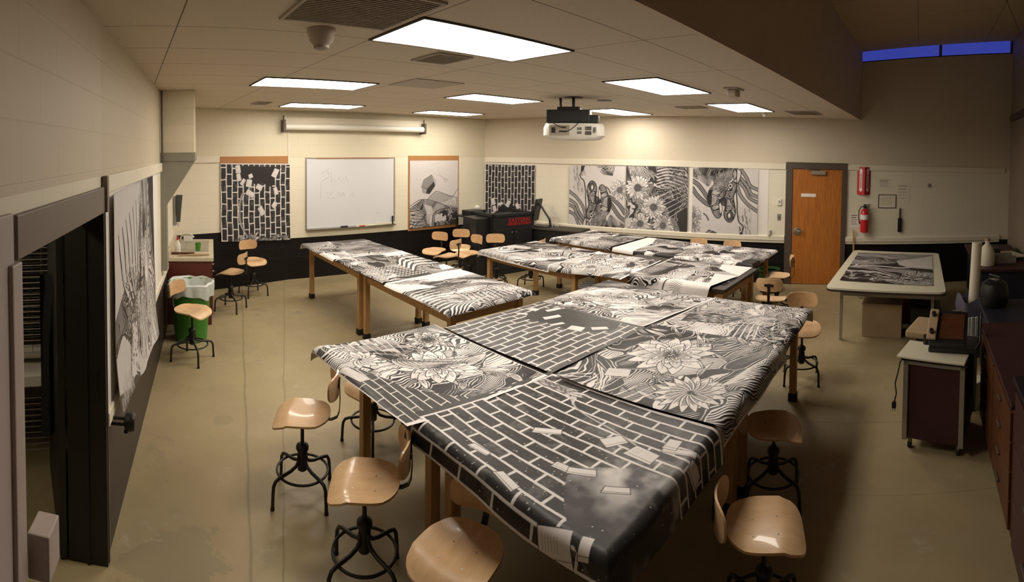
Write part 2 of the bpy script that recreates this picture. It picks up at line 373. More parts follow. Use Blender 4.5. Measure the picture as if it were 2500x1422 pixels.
# trim boards and ledges
def board(W_, t0, t1, z0, z1, d, name, m='trim', bev=.006):
    o = MB().box(t0, t1, -d, -.001, z0, z1).build(name, m, bevel=bev); return struct(W_.put(o, 0))
board(WL, .0, 3.1, 2.10, 2.2, .03, 'trim_2'); board(WL, .0, 3.9, .78, .86, .025, 'trim_3')
board(WB1, .15, .79, 2.14, 2.25, .025, 'trim_4')
board(WC, .02, 6.33, 2.10, 2.21, .025, 'trim_5'); board(WC, 7.45, 10.6, 2.12, 2.22, .025, 'trim_6')
def ledge(t0, t1, name):
    o = MB().prism([(-.001, .75), (-.03, .75), (-.035, .79), (-.05, .80), (-.05, .87), (-.02, .89), (-.001, .89)], t1 - t0, axis=0, base=t0).build(name, 'trim'); struct(WC.put(o, 0))
ledge(1.35, 6.33, 'trim_7'); ledge(7.45, 10.5, 'trim_8')
o = MB().box(-.012, .012, -.012, -.001, .76, 2.9).build('trim_9', 'trim'); struct(WB2.put(o, .012))
# conduit on the black dado
# ------------------------------------------------------------------ left doorway
dj = MB().box(-.002, .03, -.012, .215, 0, 2.0)
struct(WL.put(dj.build('door_frame_dark', 'dark_frame'), -.03)); 
bpy.data.objects['door_frame_dark'].name = 'door_2'
d2 = bpy.data.objects['door_2']
MB().box(-.006, .004, .03, .07, .95, 1.12).build('strike_plate', 'black', d2, bevel=.003)
MB().box(-.012, .0, .09, .105, 0, 2.0).build('door_stop', 'dark_frame', d2)
o = MB().box(-1.3, .02, -.02, .2, 2.0, 2.14).build('trim_10', 'grey_frame', bevel=.004); struct(WL.put(o, 0))
o = MB().box(-.05, .0, -.035, -.005, 2.0, 2.2).build('trim_11', 'grey_frame', bevel=.004); struct(WL.put(o, .02))
o = MB().box(.0, .012, -.016, -.001, 0, 2.0).build('trim_12', 'grey_frame'); struct(WL.put(o, 0))
nj = MB().box(-.14, -.06, -.035, .22, 0, 2.0).box(-.06, -.03, .02, .22, 0, 2.0)
o = struct(WL.put(nj.build('door_1', 'pale_frame', bevel=.006), -1.24))
MB().box(-.03, -.012, .03, .2, 0, 2.0).build('door_stop', 'dframe', o)
o = MB().box(-.9, -.10, -.02, -.001, 0, 2.15).build('trim_13', 'pale_frame', bevel=.004); struct(WL.put(o, -1.23))
t = thing('latch_box', 'pale grey metal latch box on the near jamb of the left doorway', 'latch box'); WL.put(t, -1.215, -.02, .97)
MB().box(-.055, .055, -.075, 0, 0, .15).build('housing', 'pale_frame', t, bevel=.006); MB().box(.056, .066, -.05, -.02, .03, .12).build('latch_bolt', 'steel', t, bevel=.002)
t = thing('door_knob_set', 'black round knob on short arms at the ledge end by the left doorway', 'knob'); WL.put(t, .10, 0, .77)
MB().cyl((0, 0, 0), (0, -.012, 0), .04, 20).build('rose', 'black', t)
MB().cyl((0, 0, .015), (0, -.10, .015), .009).cyl((0, 0, -.02), (0, -.10, -.02), .009).build('arm', 'black', t)
kn = MB()
kn.tube([(0, -.09, 0), (0, -.10, 0), (0, -.115, 0), (0, -.14, 0), (0, -.155, 0), (0, -.16, 0)], [.02, .045, .053, .053, .045, .01], 20)
kn.build('knob', 'black', t, smooth=True); MB().tube([(0, -.1, -.04), (0, -.1, -.065)], [.008, .014]).build('thumb_turn', 'black', t)
lf0 = MB().box(0, .85, 0, .04, .01, 2.0); A_ = WL.at(-.035, .225); o = lf0.build('door_leaf', 'dark_frame', bevel=.003); o.parent = d2
o.matrix_world = Matrix.Translation(A_) @ Matrix.Rotation(math.atan2(.552, -.834), 4, 'Z'); bpy.context.view_layer.update()
o.matrix_parent_inverse = Matrix(); o.matrix_basis = (Matrix.Translation(d2.location) @ Matrix.Rotation(WL.a, 4, 'Z')).inverted() @ Matrix.Translation(A_) @ Matrix.Rotation(math.atan2(.552, -.834), 4, 'Z')
# side room
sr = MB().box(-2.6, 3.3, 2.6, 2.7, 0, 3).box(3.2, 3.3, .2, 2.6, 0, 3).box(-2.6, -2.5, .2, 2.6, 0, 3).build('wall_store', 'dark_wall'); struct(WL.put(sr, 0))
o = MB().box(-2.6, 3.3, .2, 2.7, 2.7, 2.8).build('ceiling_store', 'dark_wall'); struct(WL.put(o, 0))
t = thing('store_lamp', 'strip lamp on the ceiling of the store room behind the left doorway', 'lamp'); WL.put(t, -.75, .9, 2.64)
MB().box(-.5, .5, -.08, .08, 0, .04).build('lamp_body', 'white', t)
lm = MB().box(-.48, .48, -.06, .06, -.02, 0).build('tube', mat('store_tube', (.8, .8, .8), .5, emis=(1., .85, .6), es=14.), t)
RK = Vector((-3.26, 1.96, 0)); RA = 1.03
# wire drying rack in the store
t = thing('wire_rack', 'steel wire drying rack of stacked shelves seen through the left doorway', 'rack', RK, RA)
for x in (-.4, .4):
    for y in (-.2, .45): MB().cyl((x, y, .1), (x, y, 2.05), .012).build('post', 'steel', t)
for k in range(44):
    z = .18 + k * .042
    if .60 < z < .86: continue
    b = MB().tube([(-.4, -.2, z), (.4, -.2, z), (.4, .45, z), (-.4, .45, z)], .0035, 5, closed=True)
    for q in range(9): b.tube([(-.36 + q * .09, -.2, z), (-.36 + q * .09, .45, z)], .0022, 4)
    b.tube([(-.4, .1, z), (.4, .1, z)], .0022, 4)
    b.build('wire_shelf', 'steel', t)
o = MB().cyl((-.35, .05, 0), (.35, .05, 0), .05, 20).build('paper_roll', 'white_p', smooth=True); tag(o, 'white paper roll lying on the wire rack behind the left doorway', 'paper roll'); o.location = RK + Vector((0, 0, .80)); o.rotation_euler = (0, 0, RA)
o = MB().box(-.4, .4, -.17, .4, 0, .09).build('tile_stack', 'white_p', bevel=.01); tag(o, 'white sheet stack on the wire rack below the paper roll', 'sheet stack'); o.location = RK + Vector((0, 0, .62)); o.rotation_euler = (0, 0, RA)
cl = MB(); nn = 10
for i in range(nn + 1):
    for j in range(13):
        u = i / nn; v = j / 12
        cl.v.append((-.02 + .16 * u * (1 - .3 * math.sin(v * 3)), .03 * math.sin(u * 9 + v * 2), -v * 1.05 + .1 * u * v))
for i in range(nn):
    for j in range(12): a = i * 13 + j; cl.f.append((a, a + 1, a + 14, a + 13))
cl.v += [(x, y + .03, z) for x, y, z in cl.v[:(nn + 1) * 13]]; q = (nn + 1) * 13
cl.f += [tuple(q + i for i in f[::-1]) for f in cl.f[:nn * 12]]
o = cl.build('hanging_cloth', 'cloth', smooth=True); tag(o, 'dark cloth hanging just inside the left doorway in front of the wire rack', 'cloth'); o.location = (-2.56, 1.90, 1.55); o.rotation_euler = (0, 0, RA)
# ------------------------------------------------------------------ ceiling lights, vents, detectors
def troffer(a, b, label):
    t = thing('ceiling_light', label, 'ceiling light', W(a, b, CEIL), GA, 'recessed ceiling lights')
    L_, B_ = .61, .305
    MB().ring(-L_ - .015, L_ + .015, -B_ - .015, B_ + .015, .016, -.012, -.001, 2).build('frame', 'vent', t)
    MB().box(-L_, L_, -B_, B_, -.008, -.002).build('diffuser', M['diff'], t)
    return t
for a, b, l in ((2.12, 2.58, 'large bright rectangular ceiling light nearest the camera'), (1.94, 5.04, 'pale ceiling light at the left, before the one above the projection screen'),
                (3.01, 7.45, 'far left ceiling light above the projection screen'), (4.56, 5.14, 'narrow ceiling light left of the projector, nearer of two'),
                (5.63, 7.64, 'narrow ceiling light in front of the far corner'), (4.70, 2.68, 'bright ceiling light right of the projector, nearer of two'),
                (7.07, 2.63, 'rightmost ceiling light, toward the wooden door'), (7.25, 4.95, 'ceiling light partly hidden behind the projector')):
    troffer(a, b, l)
def vent(a, b, sx, sy, label, slats=True, m='vent', name='ceiling_vent', n=12):
    t = thing(name, label, 'ceiling vent', W(a, b, CEIL), GA)
    MB().box(-sx, sx, -sy, sy, -.008, -.001).build('vent_plate', m if slats else 'ventf', t)
    if slats:
        s = MB()
        for k in range(n): y = -sy + (k + .5) * 2 * sy / n; s.box(-sx, sx, y - sy / n * .28, y + sy / n * .28, -.016, -.008)
        s.build('slats', 'ventf', t)
        MB().ring(-sx - .02, sx + .02, -sy - .02, sy + .02, .02, -.014, -.001, 2).build('vent_frame', 'ventf', t)
    return t
vent(1.13, 2.30, .30, .30, 'large dark louvred return vent cut by the top edge of the photo', n=22)
vent(2.27, 3.18, .14, .17, 'small dark louvred vent beside the large ceiling light', n=9)
vent(3.0, 4.48, .30, .28, 'flat grey perforated ceiling panel behind the large ceiling light', slats=False)
vent(1.97, 7.28, .1, .16, 'tiny dark vent above the left brick poster', n=6)
vent(7.9, 1.88, .28, .22, 'dark vent near the top corner of the soffit', n=10)
vent(6.83, 3.35, .14, .18, 'pale vent between the two right hand ceiling lights', n=5, m='ventf')
def detector(p, px_r, label, s=1.):
    t = thing('smoke_detector', label, 'smoke detector', p)
    MB().lathe([(.075 * s, 0), (.075 * s, -.02), (.07 * s, -.03), (.06 * s, -.075), (.05 * s, -.085)]).build('housing', 'smoke', t, smooth=True)
    MB().lathe([(.052 * s, -.085), (.04 * s, -.1), (.04 * s, -.115), (.02 * s, -.125)]).build('sensor', 'ventf', t, smooth=True)
g = W(1.12, 2.78, CEIL); detector(g, 1, 'large white horn shaped smoke detector on the ceiling at the upper left', 1.15)
t = thing('exit_speaker', 'square white detector box on the ceiling beside the soffit', 'detector', W(5.05, 1.98, CEIL), GA)
MB().box(-.11, .11, -.08, .08, -.015, -.001).build('base_plate', 'smoke', t, bevel=.004); MB().box(-.07, .07, -.05, .05, -.09, -.015).build('housing', 'smoke', t, bevel=.01)
t.name = 'detector_box'
t = thing('occupancy_sensor', 'tiny white sensor on the ceiling just above the back right wall', 'sensor', W(8.0, 2.58, CEIL), GA)
MB().lathe([(.04, 0), (.04, -.02), (.02, -.06)]).build('housing', 'white', t)
# projector
px_, py_ = G(1400, 238, CEIL)
t = thing('projector', 'white projector on a black ceiling mount', 'projector', (px_, py_, CEIL), -.35 + .1)
MB().lathe([(.12, 0), (.12, -.012), (.03, -.02)]).build('ceiling_plate', 'black', t)
MB().cyl((0, 0, -.01), (0, 0, -.2), .022).build('pole', 'black', t)
bx_ = MB().box(-.33, .23, -.16, .16, -.34, -.17).box(.2, .34, -.13, .13, -.345, -.235).box(-.2, .1, -.12, .12, -.18, -.13); bx_.build('mount_box', 'blackp', t, bevel=.012)
body = MB(); prof = []
for k in range(28):
    a = 2 * PI * k / 28; prof.append((.02 + .40 * math.copysign(abs(math.cos(a)) ** .6, math.cos(a)), .2 * math.copysign(abs(math.sin(a)) ** .6, math.sin(a))))
for z, s_ in ((-.345, .93), (-.40, 1.), (-.50, 1.), (-.545, .86), (-.56, .6)):
    body.v += [(x * s_, y * s_, z) for x, y in prof]
for r in range(4):
    for k in range(28): body.f.append((r * 28 + k, r * 28 + (k + 1) % 28, (r + 1) * 28 + (k + 1) % 28, (r + 1) * 28 + k))
body.f += [tuple(range(28)), tuple(range(112, 140))]; body.build('body', 'white', t, smooth=True)
gr = MB()
for (x0, z0, nx, nz) in ((.08, -.43, 5, 3), (.08, -.48, 5, 3), (.18, -.43, 7, 4), (.18, -.49, 7, 4), (.29, -.46, 3, 6)):
    for i in range(nx):
        for j in range(nz): gr.box(x0 + i * .012, x0 + i * .012 + .007, -.204, -.19, z0 + j * .012, z0 + j * .012 + .008)
gr.build('vent_grille', 'vent', t)
MB().box(-.28, -.02, -.2025, -.19, -.50, -.37).build('port_panel', 'ventf', t, bevel=.004)
MB().box(-.25, -.2, -.206, -.2, -.47, -.40).box(-.15, -.05, -.206, -.2, -.46, -.44).box(-.12, -.06, -.206, -.2, -.41, -.39).build('ports', 'blackp', t)
MB().tube([(-.05, -.2, -.45), (.0, -.25, -.43), (.06, -.27, -.39), (.1, -.22, -.34), (.1, -.16, -.30)], .005, 6).build('cable', 'rubber', t)
MB().tube([(-.12, -.21, -.40), (-.17, -.25, -.38), (-.22, -.22, -.35), (-.22, -.15, -.3)], .006, 6).build('cable', 'rubber', t)
MB().tube([(-.17, 0, -.01), (-.17, 0, -.08), (-.155, 0, -.17)], [.02, .018, .012], 10).build('cable_drop', 'black', t)
MB().lathe([(.1, 0), (.1, -.008), (.02, -.012)], (.38, .35, 0)).build('ceiling_boot', 'black', t)
# ------------------------------------------------------------------ relief-print artwork: drawn on a fine mesh as an 'ink' attribute (1 = bare paper)
def noise2(X, Y, sc_, seed, octv=3):
    r = np.random.RandomState(seed); out = 0; amp = 1; tot = 0
    for o in range(octv):
        g = r.rand(64, 64); x = X * sc_ * 2 ** o + 17.3 * o + 5; y = Y * sc_ * 2 ** o + 9.1 * o + 5
        xi = np.floor(x).astype(int); yi = np.floor(y).astype(int); fx = x - xi; fy = y - yi
        fx = fx * fx * (3 - 2 * fx); fy = fy * fy * (3 - 2 * fy)
        a = g[yi % 64, xi % 64]; b = g[yi % 64, (xi + 1) % 64]; c = g[(yi + 1) % 64, xi % 64]; d = g[(yi + 1) % 64, (xi + 1) % 64]
        out = out + amp * ((a * (1 - fx) + b * fx) * (1 - fy) + (c * (1 - fx) + d * fx) * fy); tot += amp; amp *= .5
    return out / tot
def sst(e0, e1, x): t = np.clip((x - e0) / (e1 - e0), 0, 1); return t * t * (3 - 2 * t)
class Cv:
    def __init__(s, w, h, res, seed=0, bg=0.):
        s.w, s.h = w, h; s.nx, s.ny = int(w / res) + 1, int(h / res) + 1
        s.X, s.Y = np.meshgrid(np.linspace(0, w, s.nx * 2), np.linspace(0, h, s.ny * 2)); s.a = np.full(s.X.shape, float(bg)); s.r = random.Random(seed); s.seed = seed
    def win(s, x0, x1, y0, y1):
        nx, ny = s.nx * 2, s.ny * 2
        i0 = max(0, int(x0 / s.w * (nx - 1)) - 1); i1 = min(nx, int(x1 / s.w * (nx - 1)) + 3); j0 = max(0, int(y0 / s.h * (ny - 1)) - 1); j1 = min(ny, int(y1 / s.h * (ny - 1)) + 3)
        if i1 <= i0 or j1 <= j0: return None
        return (slice(j0, j1), slice(i0, i1))
    def poly(s, pts, val, mask_only=False):
        xs = [p[0] for p in pts]; ys = [p[1] for p in pts]; q = s.win(min(xs), max(xs), min(ys), max(ys))
        if q is None: return None, None
        X, Y = s.X[q], s.Y[q]; m = np.zeros(X.shape, bool); n = len(pts)
        for i in range(n):
            x0, y0 = pts[i]; x1, y1 = pts[(i + 1) % n]
            if y0 == y1: continue
            m ^= ((y0 > Y) != (y1 > Y)) & (X < (x1 - x0) * (Y - y0) / (y1 - y0) + x0)
        if not mask_only: s.a[q][m] = val if np.isscalar(val) else val[q][m]
        return q, m
    def line(s, pts, w_, val, taper=False):
        for k in range(len(pts) - 1):
            (x0, y0), (x1, y1) = pts[k], pts[k + 1]; ww = w_ if not taper else w_ * (1 - .8 * (k + .5) / (len(pts) - 1))
            q = s.win(min(x0, x1) - ww, max(x0, x1) + ww, min(y0, y1) - ww, max(y0, y1) + ww)
            if q is None: continue
            X, Y = s.X[q], s.Y[q]; dx, dy = x1 - x0, y1 - y0; L = dx * dx + dy * dy + 1e-12
            t = np.clip(((X - x0) * dx + (Y - y0) * dy) / L, 0, 1); d2 = (X - x0 - t * dx) ** 2 + (Y - y0 - t * dy) ** 2
            s.a[q][d2 < (ww / 2) ** 2] = val
    def curve(s, pts, w_, val, taper=False, n=10):
        P = [np.array(p, float) for p in pts]; P = [2 * P[0] - P[1]] + P + [2 * P[-1] - P[-2]]; out = []
        for i in range(1, len(P) - 2):
            for k in range(n):
                t = k / n; out.append(tuple(.5 * ((2 * P[i]) + (-P[i - 1] + P[i + 1]) * t + (2 * P[i - 1] - 5 * P[i] + 4 * P[i + 1] - P[i + 2]) * t * t + (-P[i - 1] + 3 * P[i] - 3 * P[i + 1] + P[i + 2]) * t ** 3)))
        out.append(tuple(P[-2]))
        if w_: s.line(out, w_, val, taper)
        return out
    def petal(s, x, y, a, L, w_, fill=1., edge=0., veins=3, bend=0., lw=.006):
        pts = []; ca, sa = math.cos(a), math.sin(a); mid = []
        for k in range(11):
            t = k / 10; u = L * t; v = w_ / 2 * math.sin(PI * t ** .8) ** .8; b = bend * L * t * t
            pts.append((u, v + b)); mid.append((u, b))
        lo = [(u, -(v - bend * L * (u / L) ** 2) + bend * L * (u / L) ** 2) for u, v in pts[::-1]]
        R = lambda p: (x + p[0] * ca - p[1] * sa, y + p[0] * sa + p[1] * ca)
        P = [R(p) for p in pts + lo]; s.poly(P, fill); s.line(P + P[:1], lw, edge)
        for v in range(veins):
            o = (v - (veins - 1) / 2) / max(1, veins) * w_ * .7
            s.line([R((L * .06, o * .3 + 0)), R((L * .3, o * .9 + bend * L * .09)), R((L * (.5 + .2 * s.r.random()), o * .9 + bend * L * .36))], lw * .7, edge)
    def flower(s, x, y, R, n=14, dark=True, sq=1., rot=0.):
        for ring in (0, 1):
            for k in range(n):
                a = rot + 2 * PI * (k + .5 * ring) / n + s.r.uniform(-.1, .1)
                s.petal(x + .2 * R * math.cos(a), y + .2 * R * math.sin(a), a, R * s.r.uniform(.75, .95) * (1 - .12 * ring), R * .3, .95 if s.r.random() > .3 else .6, 0., 3, s.r.uniform(-.15, .15))
        pts = [(x + R * .3 * math.cos(2 * PI * k / 18), y + R * .3 * math.sin(2 * PI * k / 18)) for k in range(18)]
        s.poly(pts, .05)
        for k in range(40):
            rr = R * .28 * math.sqrt(k / 40); a = k * 2.4; s.dot(x + rr * math.cos(a), y + rr * math.sin(a), .004, .7)
    def dot(s, x, y, r, val):
        q = s.win(x - r, x + r, y - r, y + r)
        if q is None: return
        s.a[q][(s.X[q] - x) ** 2 + (s.Y[q] - y) ** 2 < r * r] = val
    def engrave(s, region=None, ang=0., per=.02, duty=.5, warp=.1, wsc=2., seed=1, val1=1., val0=0.):
        """flowing wood-cut contour lines"""
        q = (slice(None), slice(None)) if region is None else region[0]
        X, Y = s.X[q].astype(np.float32), s.Y[q].astype(np.float32); rr = np.random.RandomState(seed + 100)
        n1 = (noise2(X, Y, wsc * 1.6, seed, 3) - .5) * warp * 2.6; n2 = (noise2(X, Y, wsc * 1.6, seed + 7, 3) - .5) * warp * 2.6
        fx, fy = math.cos(ang + PI / 2), math.sin(ang + PI / 2)          # lines run along this direction
        U = (X + n1) * fx + (Y + n2) * fy; V = -(X + n1) * fy + (Y + n2) * fx
        cs = per * 3.3; x0, x1, y0, y1 = X.min(), X.max(), Y.min(), Y.max(); n = int(min(150, max(6, (x1 - x0) * (y1 - y0) / (cs * cs * 2.2))))
        d1 = np.full(X.shape, 9., np.float32); d2 = d1.copy(); best = np.zeros(X.shape, int); cu = []; cvv = []
        for k in range(n):
            cx, cy = rr.uniform(x0, x1), rr.uniform(y0, y1); u = cx * fx + cy * fy; v = -cx * fy + cy * fx; cu.append(u); cvv.append(v)
            d = np.hypot((U - u) / 2.3, V - v); m = d < d1; d2 = np.where(m, d1, np.minimum(d2, d)); best = np.where(m, k, best); d1 = np.where(m, d, d1)
        ai = rr.uniform(-.6, .6, n); pi_ = per * rr.uniform(.32, .62, n); du = rr.choice([-1.15, -.6, -.2, .1, .5, .95], n) + (duty - .5) * 2. - .28; ki = rr.uniform(-2.5, 2.5, n)
        A = ai[best]; uu = U - np.array(cu)[best]; vv = V - np.array(cvv)[best]
        ph = (vv * np.cos(A) - uu * np.sin(A) + ki[best] * uu * uu) / pi_[best]
        e = d1 / np.maximum(d2, 1e-5); k = sst(-.12, .12, np.sin(2 * PI * ph) + du[best] + (.55 - e) * 1.3)
        k = np.where(d2 - d1 < .009, 0., k); k = np.where((d2 - d1 >= .009) & (d2 - d1 < .016), 1., k)
        w_ = noise2(X, Y, wsc * 1.3, seed + 3, 3); k = k * (1 - .35 * sst(.55, .72, w_))
        v = val0 + (val1 - val0) * k
        if region is None: s.a[:] = v
        else: s.a[q][region[1]] = v[region[1]]
    def brick(s, course=.075, length=.21, mort=.012, horiz=True, ink=.03, region=None, jit=.004, skew=0.):
        q = (slice(None), slice(None)) if region is None else region[0]
        X, Y = s.X[q], s.Y[q]; w1 = (noise2(X, Y, 6, s.seed + 3, 2) - .5) * jit * 2; w2 = (noise2(X, Y, 5, s.seed + 4, 2) - .5) * jit * 2
        U, V = (X, Y) if horiz else (Y, X); U = U + w1 + skew * V; V = V + w2
        row = np.floor(V / course); fv = V - row * course; uu = U + (row % 2) * length / 2 + np.sin(row * 12.9) * .02; fu = uu - np.floor(uu / length) * length
        m = (fv < mort) | (fu < mort)
        b = ink + .10 * (noise2(X, Y, 14, s.seed + 5, 2) > .66) * (noise2(X, Y, 60, s.seed + 6, 1))
        v = np.where(m, .92, b)
        if region is None: s.a[:] = v
        else: s.a[q][region[1]] = v[region[1]]
    def specks(s, n, x0=0, x1=None, y0=0, y1=None):
        for k in range(n): s.dot(s.r.uniform(x0, x1 or s.w), s.r.uniform(y0, y1 or s.h), s.r.choice([.0012, .0018, .003]), .8)
    def page(s, x, y, w_, h, a, crease=True, veins=0, fill=.93):
        ca, sa = math.cos(a), math.sin(a); R = lambda u, v: (x + u * ca - v * sa, y + u * sa + v * ca)
        P = [R(-w_ / 2, -h / 2), R(w_ / 2, -h / 2 * s.r.uniform(.8, 1)), R(w_ / 2 * s.r.uniform(.85, 1), h / 2), R(-w_ / 2 * s.r.uniform(.8, 1), h / 2 * s.r.uniform(.8, 1))]
        s.poly(P, fill); s.line(P + P[:1], .004, .0)
        if crease: s.line([R(-w_ / 2, -h * .28), R(w_ / 2, -h * .24)], .003, .05)
        for k in range(veins): s.line([R(-w_ * .35 + k * w_ * .09, -h * .1), R(-w_ * .33 + k * w_ * .09, h * .3)], .002, .3)
    def leaves(s, n, Lr=(.08, .18), flow=0., spread=1.2, fills=(1., .9, .55), veins=3, x0=0, x1=None, y0=0, y1=None, wr=.32):
        for k in range(n):
            s.petal(s.r.uniform(x0, x1 or s.w), s.r.uniform(y0, y1 or s.h), flow + s.r.uniform(-spread, spread), s.r.uniform(*Lr), s.r.uniform(*Lr) * wr, s.r.choice(fills), 0., veins, s.r.uniform(-.35, .35))
    def border(s, l=0, r=0, b=0, t=0, val=1.):
        if l: s.a[s.X < l] = val
        if r: s.a[s.X > s.w - r] = val
        if b: s.a[s.Y < b] = val
        if t: s.a[s.Y > s.h - t] = val
    def out(s):
        a = s.a; return (a[::2, ::2] + a[1::2, ::2] + a[::2, 1::2] + a[1::2, 1::2]) / 4
def sheet_mesh(name, P, ink, parent=None):
    ny, nx = ink.shape; me = bpy.data.meshes.new(name)
    me.vertices.add(nx * ny); me.vertices.foreach_set('co', P.reshape(-1).astype(np.float32))
    idx = np.arange(nx * ny).reshape(ny, nx); q = np.stack([idx[:-1, :-1], idx[:-1, 1:], idx[1:, 1:], idx[1:, :-1]], -1).reshape(-1)
    nf = (nx - 1) * (ny - 1); me.loops.add(nf * 4); me.loops.foreach_set('vertex_index', q.astype(np.int32))
    me.polygons.add(nf); me.polygons.foreach_set('loop_start', (np.arange(nf) * 4).astype(np.int32))
    me.polygons.foreach_set('use_smooth', np.ones(nf, bool))
    me.update(calc_edges=True)
    at = me.attributes.new('ink', 'FLOAT', 'POINT'); at.data.foreach_set('value', ink.reshape(-1).astype(np.float32))
    me.materials.append(M['paper']); o = bpy.data.objects.new(name, me); C.objects.link(o)
    if parent: o.parent = parent
    return o
TZ = .86
def table_print(cv, corners, foot, label, z=0., wave=.004, seed=0, R=.05, group='relief prints laid over the work tables', stiff=0., tz=TZ, curl=0.):
    """corners: grid-frame points of canvas (0,0),(w,0),(w,h),(0,h); foot: table rectangle a0,a1,b0,b1 the sheet drapes over"""
    ink = cv.out(); ny, nx = ink.shape; u, v = np.meshgrid(np.linspace(0, 1, nx), np.linspace(0, 1, ny))
    c = [np.array(p, float) for p in corners]
    A = (1 - u) * (1 - v) * c[0][0] + u * (1 - v) * c[1][0] + u * v * c[2][0] + (1 - u) * v * c[3][0]
    B = (1 - u) * (1 - v) * c[0][1] + u * (1 - v) * c[1][1] + u * v * c[2][1] + (1 - u) * v * c[3][1]
    a0, a1, b0, b1 = foot
    sa = np.maximum(a0 - A, 0) - np.maximum(A - a1, 0); sb = np.maximum(b0 - B, 0) - np.maximum(B - b1, 0)   # signed overshoot
    def fold(S):
        s_ = np.abs(S); th = s_ / R; bent = s_ < R * 1.45
        o_ = np.where(bent, R * np.sin(th), R * math.sin(1.45) + (s_ - R * 1.45) * math.cos(1.45)); d = np.where(bent, R * (1 - np.cos(th)), R * (1 - math.cos(1.45)) + (s_ - R * 1.45) * math.sin(1.45))
        return -np.sign(S) * (o_ * (1 - stiff) + s_ * stiff), d * (1 - stiff)
    oa, da = fold(sa); ob, db = fold(sb)
    A2 = np.clip(A, a0, a1) + oa; B2 = np.clip(B, b0, b1) + ob
    n = noise2(A + 20, B + 20, 1.7, seed + 50, 3) - .35; inside = np.minimum(1, np.minimum(u, 1 - u) * 8 + .5)
    Z = tz + .003 + z + np.maximum(n, 0) * wave * 4 - np.maximum(da, db) - .35 * np.minimum(da, db)
    rip = np.sin((A * 9 + B * 7 + seed)) * .006 * np.minimum(1, (np.abs(sa) + np.abs(sb)) * 10); A2 = A2 + rip; B2 = B2 + rip
    if curl: Z = Z + curl * np.exp(-np.minimum(np.minimum(u, 1 - u) * cv.w, np.minimum(v, 1 - v) * cv.h) / .02)
    P = np.stack([A2, B2, Z], -1)
    ca, cb = c[0]; P[..., 0] -= ca; P[..., 1] -= cb; P[..., 2] -= tz
    o = sheet_mesh('art_print', P, ink); o.location = W(ca, cb, tz); o.rotation_euler = (0, 0, GA)
    return tag(o, label, 'print', group)
def rings(cv, x, y, seed, n=7, r0=.02, dr=.025, val=1.):
    for k in range(n):
        r = r0 + dr * k; cv.curve([(x + r * math.cos(t) * (1 + .25 * math.sin(2 * t + seed)), y + r * math.sin(t) * (1 + .2 * math.cos(3 * t + seed))) for t in np.linspace(0, 2 * PI, 9)], .006, val)
def flora(w_, h, res, seed, flow=.6, big=((.5, .5, .26),), nleaf=40, dark=.55):
    cv = Cv(w_, h, res, seed); cv.engrave(None, flow, .045, 1 - dark, .09, 2.2, seed)
    cv.leaves(nleaf, (.10, .26), flow, .9, (1., .95, .8, .6), 4, wr=.26)
    for (x, y, R) in big:
        for ring, (rr, n_) in enumerate(((1., 13), (.72, 11), (.48, 9), (.28, 6))):
            for k in range(n_):
                a = 2 * PI * (k + .5 * ring) / n_ + cv.r.uniform(-.2, .2); f = rr * R
                cv.petal(x + f * .25 * math.cos(a), y + f * .25 * math.sin(a), a, f * .85, f * .42, cv.r.choice([1., .97, .85]), 0., 5, cv.r.uniform(-.3, .3))
    return cv
def hatchy(cv, n, L=(.03, .07), ang=0., sp=.6, val=.95, w_=.004, x0=0, x1=None, y0=0, y1=None):
    for k in range(n):
        x, y = cv.r.uniform(x0, x1 or cv.w), cv.r.uniform(y0, y1 or cv.h); a = ang + cv.r.uniform(-sp, sp); l = cv.r.uniform(*L); b = cv.r.uniform(-.3, .3)
        cv.line([(x, y), (x + l * .5 * math.cos(a), y + l * .5 * math.sin(a)), (x + l * math.cos(a + b), y + l * math.sin(a + b))], w_, val)
# --- the block of four tables in front
FB = (1.50, 4.74, 1.05, 3.33)
# P6 near brick print. canvas x: from b=2.2 to b=.9 (left->right), y: along a
cv = Cv(1.34, 1.10, .0026, 11); cv.brick(.077, .215, .0135, True, .02)
hole = [(.85, .30), (.78, .42), (.90, .52), (1.02, .60), (1.22, .62), (1.34, .60), (1.34, .05), (1.15, .02), (1.02, .12), (.93, .2)]
reg = cv.poly(hole, .03)
nz = noise2(cv.X, cv.Y, 5, 31, 4); q, m = reg
cv.a[q][m] = (np.clip((nz[q] - .46) * 2.4, .02, .55) * np.clip((cv.Y[q] - .18) * 4, 0, 1) + .03)[m]
sm = np.clip((nz - .5) * 3, 0, .5) * np.exp(-((cv.X - .98) ** 2 + (cv.Y - .66) ** 2) / .05); cv.a = np.clip(cv.a + sm, 0, 1)
cv.specks(260); cv.specks(160, .2, .9, .1, .7)
for k in range(2): cv.curve([(.02, .93 - k * .02), (.28, .98 - k * .025), (.45, .86), (.75, .80), (1.0, .72)], .010 - .004 * k, .6)
cv.curve([(.26, 1.0), (.32, .93), (.36, .95), (.40, .88)], .03, .75, True)
for k in range(26): cv.petal(.03 + .01 * k, .95 + .05 * cv.r.random(), .2 + cv.r.uniform(-.35, .3), .13, .028, cv.r.choice([.95, .7]), .1, 1)
